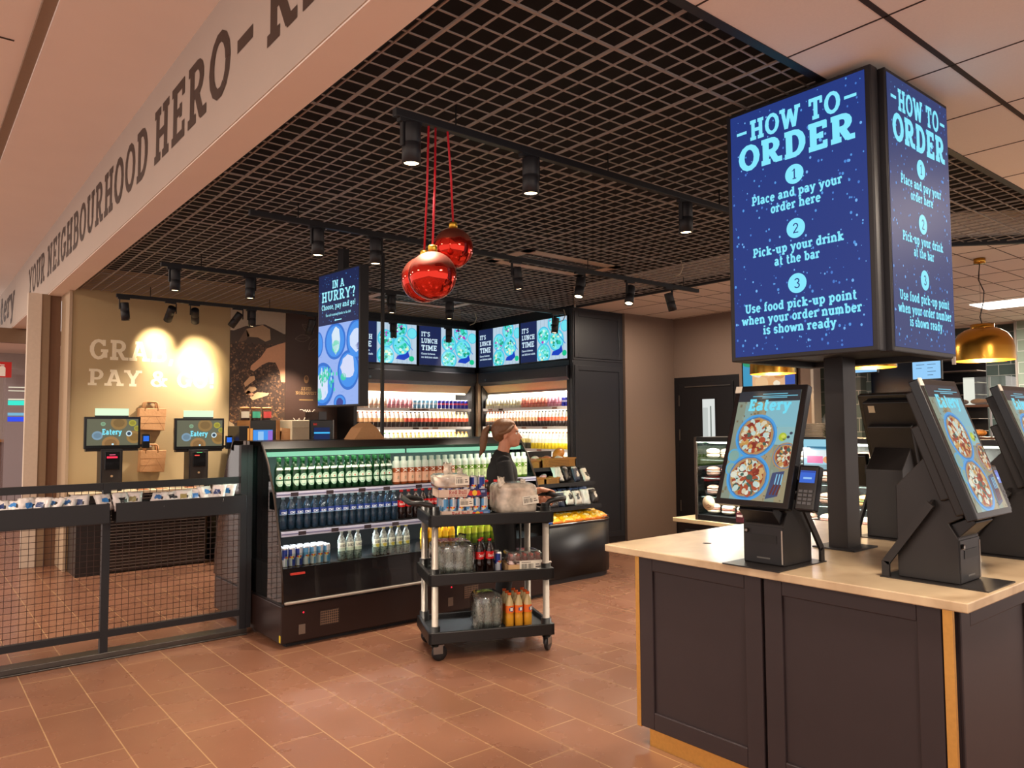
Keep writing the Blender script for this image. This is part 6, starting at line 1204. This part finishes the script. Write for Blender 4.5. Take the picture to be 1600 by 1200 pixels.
m = MB(); m.M = plane((-.013, 0, 0), (0, -1, 0), (0, 0, 1)); rect(m, -.13, .01, .13, .26, (150, 206, 226), 0); rect(m, -.13, .1, .13, .17, (214, 226, 230), .0004); rect(m, -.1, .06, .04, .12, (226, 90, 150), .0006); rect(m, -.1, .18, .12, .2, (60, 120, 150), .0006); disc(m, .08, .09, .04, .03, (226, 150, 90), .0008, 12); rect(m, -.13, .01, .13, .05, (120, 160, 170), .0004); m.build('screen', SCREEN, t)
tp = .679+.8
t = thing('cake_dome', 'clear cake dome lit orange on the bar display case by the tiled wall', 'cake dome', (6.3, 2.09, tp+.001)); PA = pm('pastry', 'e0923c', .6, bump=.3, nscale=50)
MB().box(-.16, -.2, 0, .16, .2, .015).build('board', pm('board_wood', '6a4630', .5), t); MB().box(-.12, -.15, .24, .12, .15, .255).build('upper_board', MATS['board_wood'], t); MB().bar((0, 0, .015), (0, 0, .46), .012, .012).build('stem', STEEL, t); MB().box(-.11, -.14, .256, .11, .14, .46).build('dome', PANE, t)
for k in range(6): MB(smooth=True).ball((-.06+.06*(k % 3), -.1+.2*(k//3), .045), .04, .05, .026, 12, 8).build('pastry', PA, t)
for k in range(4): MB(smooth=True).ball((-.04+.08*(k % 2), -.07+.14*(k//2), .28), .045, .05, .022, 12, 8).build('pastry', PA, t)
MB((130, 40, 34)).cyl((-.12, -.16, .015), (-.12, -.16, .12), .03, n=14).build('jam_jar', PRINTG, t)
lamp('POINT', (6.2, 2.3, tp+.5), 14, (1, .62, .28), shadow_soft_size=.05)
for k in range(3): tag(MB(smooth=True).ball((0, 0, .03), .05, .06, .03, 12, 8).build('bread_roll', PA, loc=(6.25+.05*k, 2.42+.10*k, tp+.002)), f'{ORD[k]} golden bread roll from the cake dome on the display case', 'bread roll', 'bread rolls on the display case')
t = thing('plate_stack', 'stack of pale plates on the display case behind the sign post', 'plate stack', (6.3, 3.52, tp+.001)); m = MB((176, 166, 150), True)
for k in range(9): m.lathe([(0, .014*k), (.09, .014*k), (.12, .014*k+.012), (.09, .014*k+.008), (0, .014*k+.008)], n=24)
m.build('plates', PRINTG, t)
t = thing('serving_plate', 'round plate standing upright behind the plate stack', 'plate', (6.45, 3.38, tp+.13)); MB((170, 164, 150), True).lathe([(0, 0), (.09, .0), (.125, .014), (.09, .008), (0, .008)], n=28, axis=(-1, .2, .1)).build('disc', PRINTG, t)
# brass pendants
BR2 = pm('pendant_brass', 'c9953e', .27, 1, var=.06, nscale=6); INB = pm('pendant_inside', 'e0a84a', .35, .8)
for i, y in enumerate((2.68, 3.76, 4.9)):
    t = thing('pendant_lamp', ('brass dome pendant in full view over the bar, nearest the tiled wall', 'brass dome pendant over the bar, half hidden behind the sign post', 'brass dome pendant over the bar, nearest the black door')[i].replace('nearest', 'next to'), 'pendant lamp', (7.95, y, 2.19), 0, 'brass dome pendants over the bar')
    R_ = .262; pr = [(R_, 0), (R_*1.0, .01), (R_*.985, .12), (R_*.93, .19), (R_*.78, .255), (R_*.55, .295), (R_*.36, .31)]
    MB(smooth=True).lathe(pr, n=40).build('shade', BR2, t); MB(smooth=True).lathe([(r-.004, z) for r, z in pr][::-1], n=40).build('shade_lining', INB, t)
    MB(smooth=True).lathe([(.1, .305), (.1, .345), (.0, .35)], n=24).build('cap', BR2, t); MB(smooth=True).lathe([(0, .93), (.05, .93), (.05, .978), (0, .978)], n=24).build('ceiling_rose', BR2, t)
    pts = [(0, 0, .35), (.012, .02, .42), (.005, -.015, .55), (-.01, -.03, .66), (.01, .02, .78), (0, 0, .93)]; MB(smooth=True).tube(pts, .005, 6).build('flex', BLACKS, t); MB().cyl((.01, .01, .35), (.01, .01, .93), .0015, n=5).build('steel_wire', STEEL, t)
    MB((255, 220, 150), True).ball((0, 0, .14), .045, nu=14, nv=10).build('bulb', pm('warm_bulb', 'ffd58a', .3, emit=14), t); lamp('POINT', (7.95, y, 2.25), 34, (1, .72, .38), shadow_soft_size=.045)
# screens and sheets beyond the bar
t = thing('food_screen', 'bright food photo screen on the wall between the black door and the tiles', 'screen', (8.86, 5.53, 2.10)); MB().box(0, -.4, 0, .04, .4, .46).build('screen_housing', BLACKG, t)
m = MB(); m.M = plane((-.001, 0, .012), (0, -1, 0), (0, 0, 1)); rect(m, -.38, 0, .38, .44, (226, 176, 130), 0); rect(m, .24, 0, .38, .44, (60, 86, 170), .0006); rect(m, -.38, 0, -.24, .44, (60, 150, 190), .0006); cl = (-.38, 0, .24, .44)
for x, y, r, c in ((-.1, .04, .1, (232, 190, 140)), (.06, .05, .09, (224, 170, 116)), (.16, .16, .1, (206, 140, 86)), (.0, .2, .07, (130, 60, 40)), (-.16, .2, .11, (236, 226, 216)), (.12, .02, .05, (240, 226, 200)), (-.3, .32, .08, (40, 150, 110))): disc(m, x, y, r, r*.8, c, .001+abs(x)*.002, 18, clip=(-.38, 0, .38, .44), wob=.06, sd=int(y*100))
disc(m, -.15, .2, .06, .07, (130, 140, 190), .002, 14); m.build('screen', SCREEN, t)
for i, (px, y0, y1, w) in enumerate(((1346, 560, 582, .37), (1448, 545, 592, .30))):
    a = on(px, y1, 'X', 9.0); h = .62 if i else .42
    t = thing('menu_board', ('lit white menu board beside the sign post, low half showing', 'lit white menu board under the big sign, whole lower part showing')[i], 'menu board', (9.0, a.y, a.z), 0, 'lit menu boards over the bar'); MB().box(.002, -w/2-.01, -.01, .04, w/2+.01, h+.01).build('frame', BLACKS, t); m = MB(); m.M = plane((0, 0, 0), (0, -1, 0), (0, 0, 1)); rect(m, -w/2, 0, w/2, h, (150, 206, 250), 0)
    for k in range(9):
        for s in (-1, 1):
            if k > 1 or s > 0: rect(m, s*w*.2-.05, .04+k*.04, s*w*.2-.05+.06+.03*((k*3) % 2), .046+k*.04, (70, 90, 120), .0006)
    m.build('screen', SCREEN, t)
    for s in (-1, 1): MB().cyl((.02, s*w*.35, h), (.02, s*w*.35, 3.17-a.z), .004, n=6).build('hanger', BLACKM, t)
t = thing('dark_oven', 'tall dark oven cabinet standing beyond the bar next to the tiles', 'oven', (9.55, 4.45, 0)); MB().box(0, -.55, 0, .6, .06, 2.45).build('body', pm('oven_navy', '1b2436', .3), t, bevel=.01); MB().box(-.012, -.56, .9, .0, -.53, 2.35).build('door_edge', ALU, t)
t = thing('wire_rack', 'dark storage rack with pale shelf edges beyond the bar', 'rack', (10.3, 4.1, 0)); m = MB().box(.3, -.55, 0, .32, .05, 2.6); m.build('back_panel', BLACKM, t)
for k in range(11): MB().box(0, -.55, .9+k*.15, .3, .05, .908+k*.15).build('shelf', ALU, t)
t = thing('ceiling_light', 'bright white square light panel in the far kitchen ceiling', 'ceiling light', (11.28, 3.5, 3.16)); MB().box(-.33, -.33, 0, .33, .33, .012).build('diffuser', pm('light_panel', 'fffaf0', .5, emit=4), t)
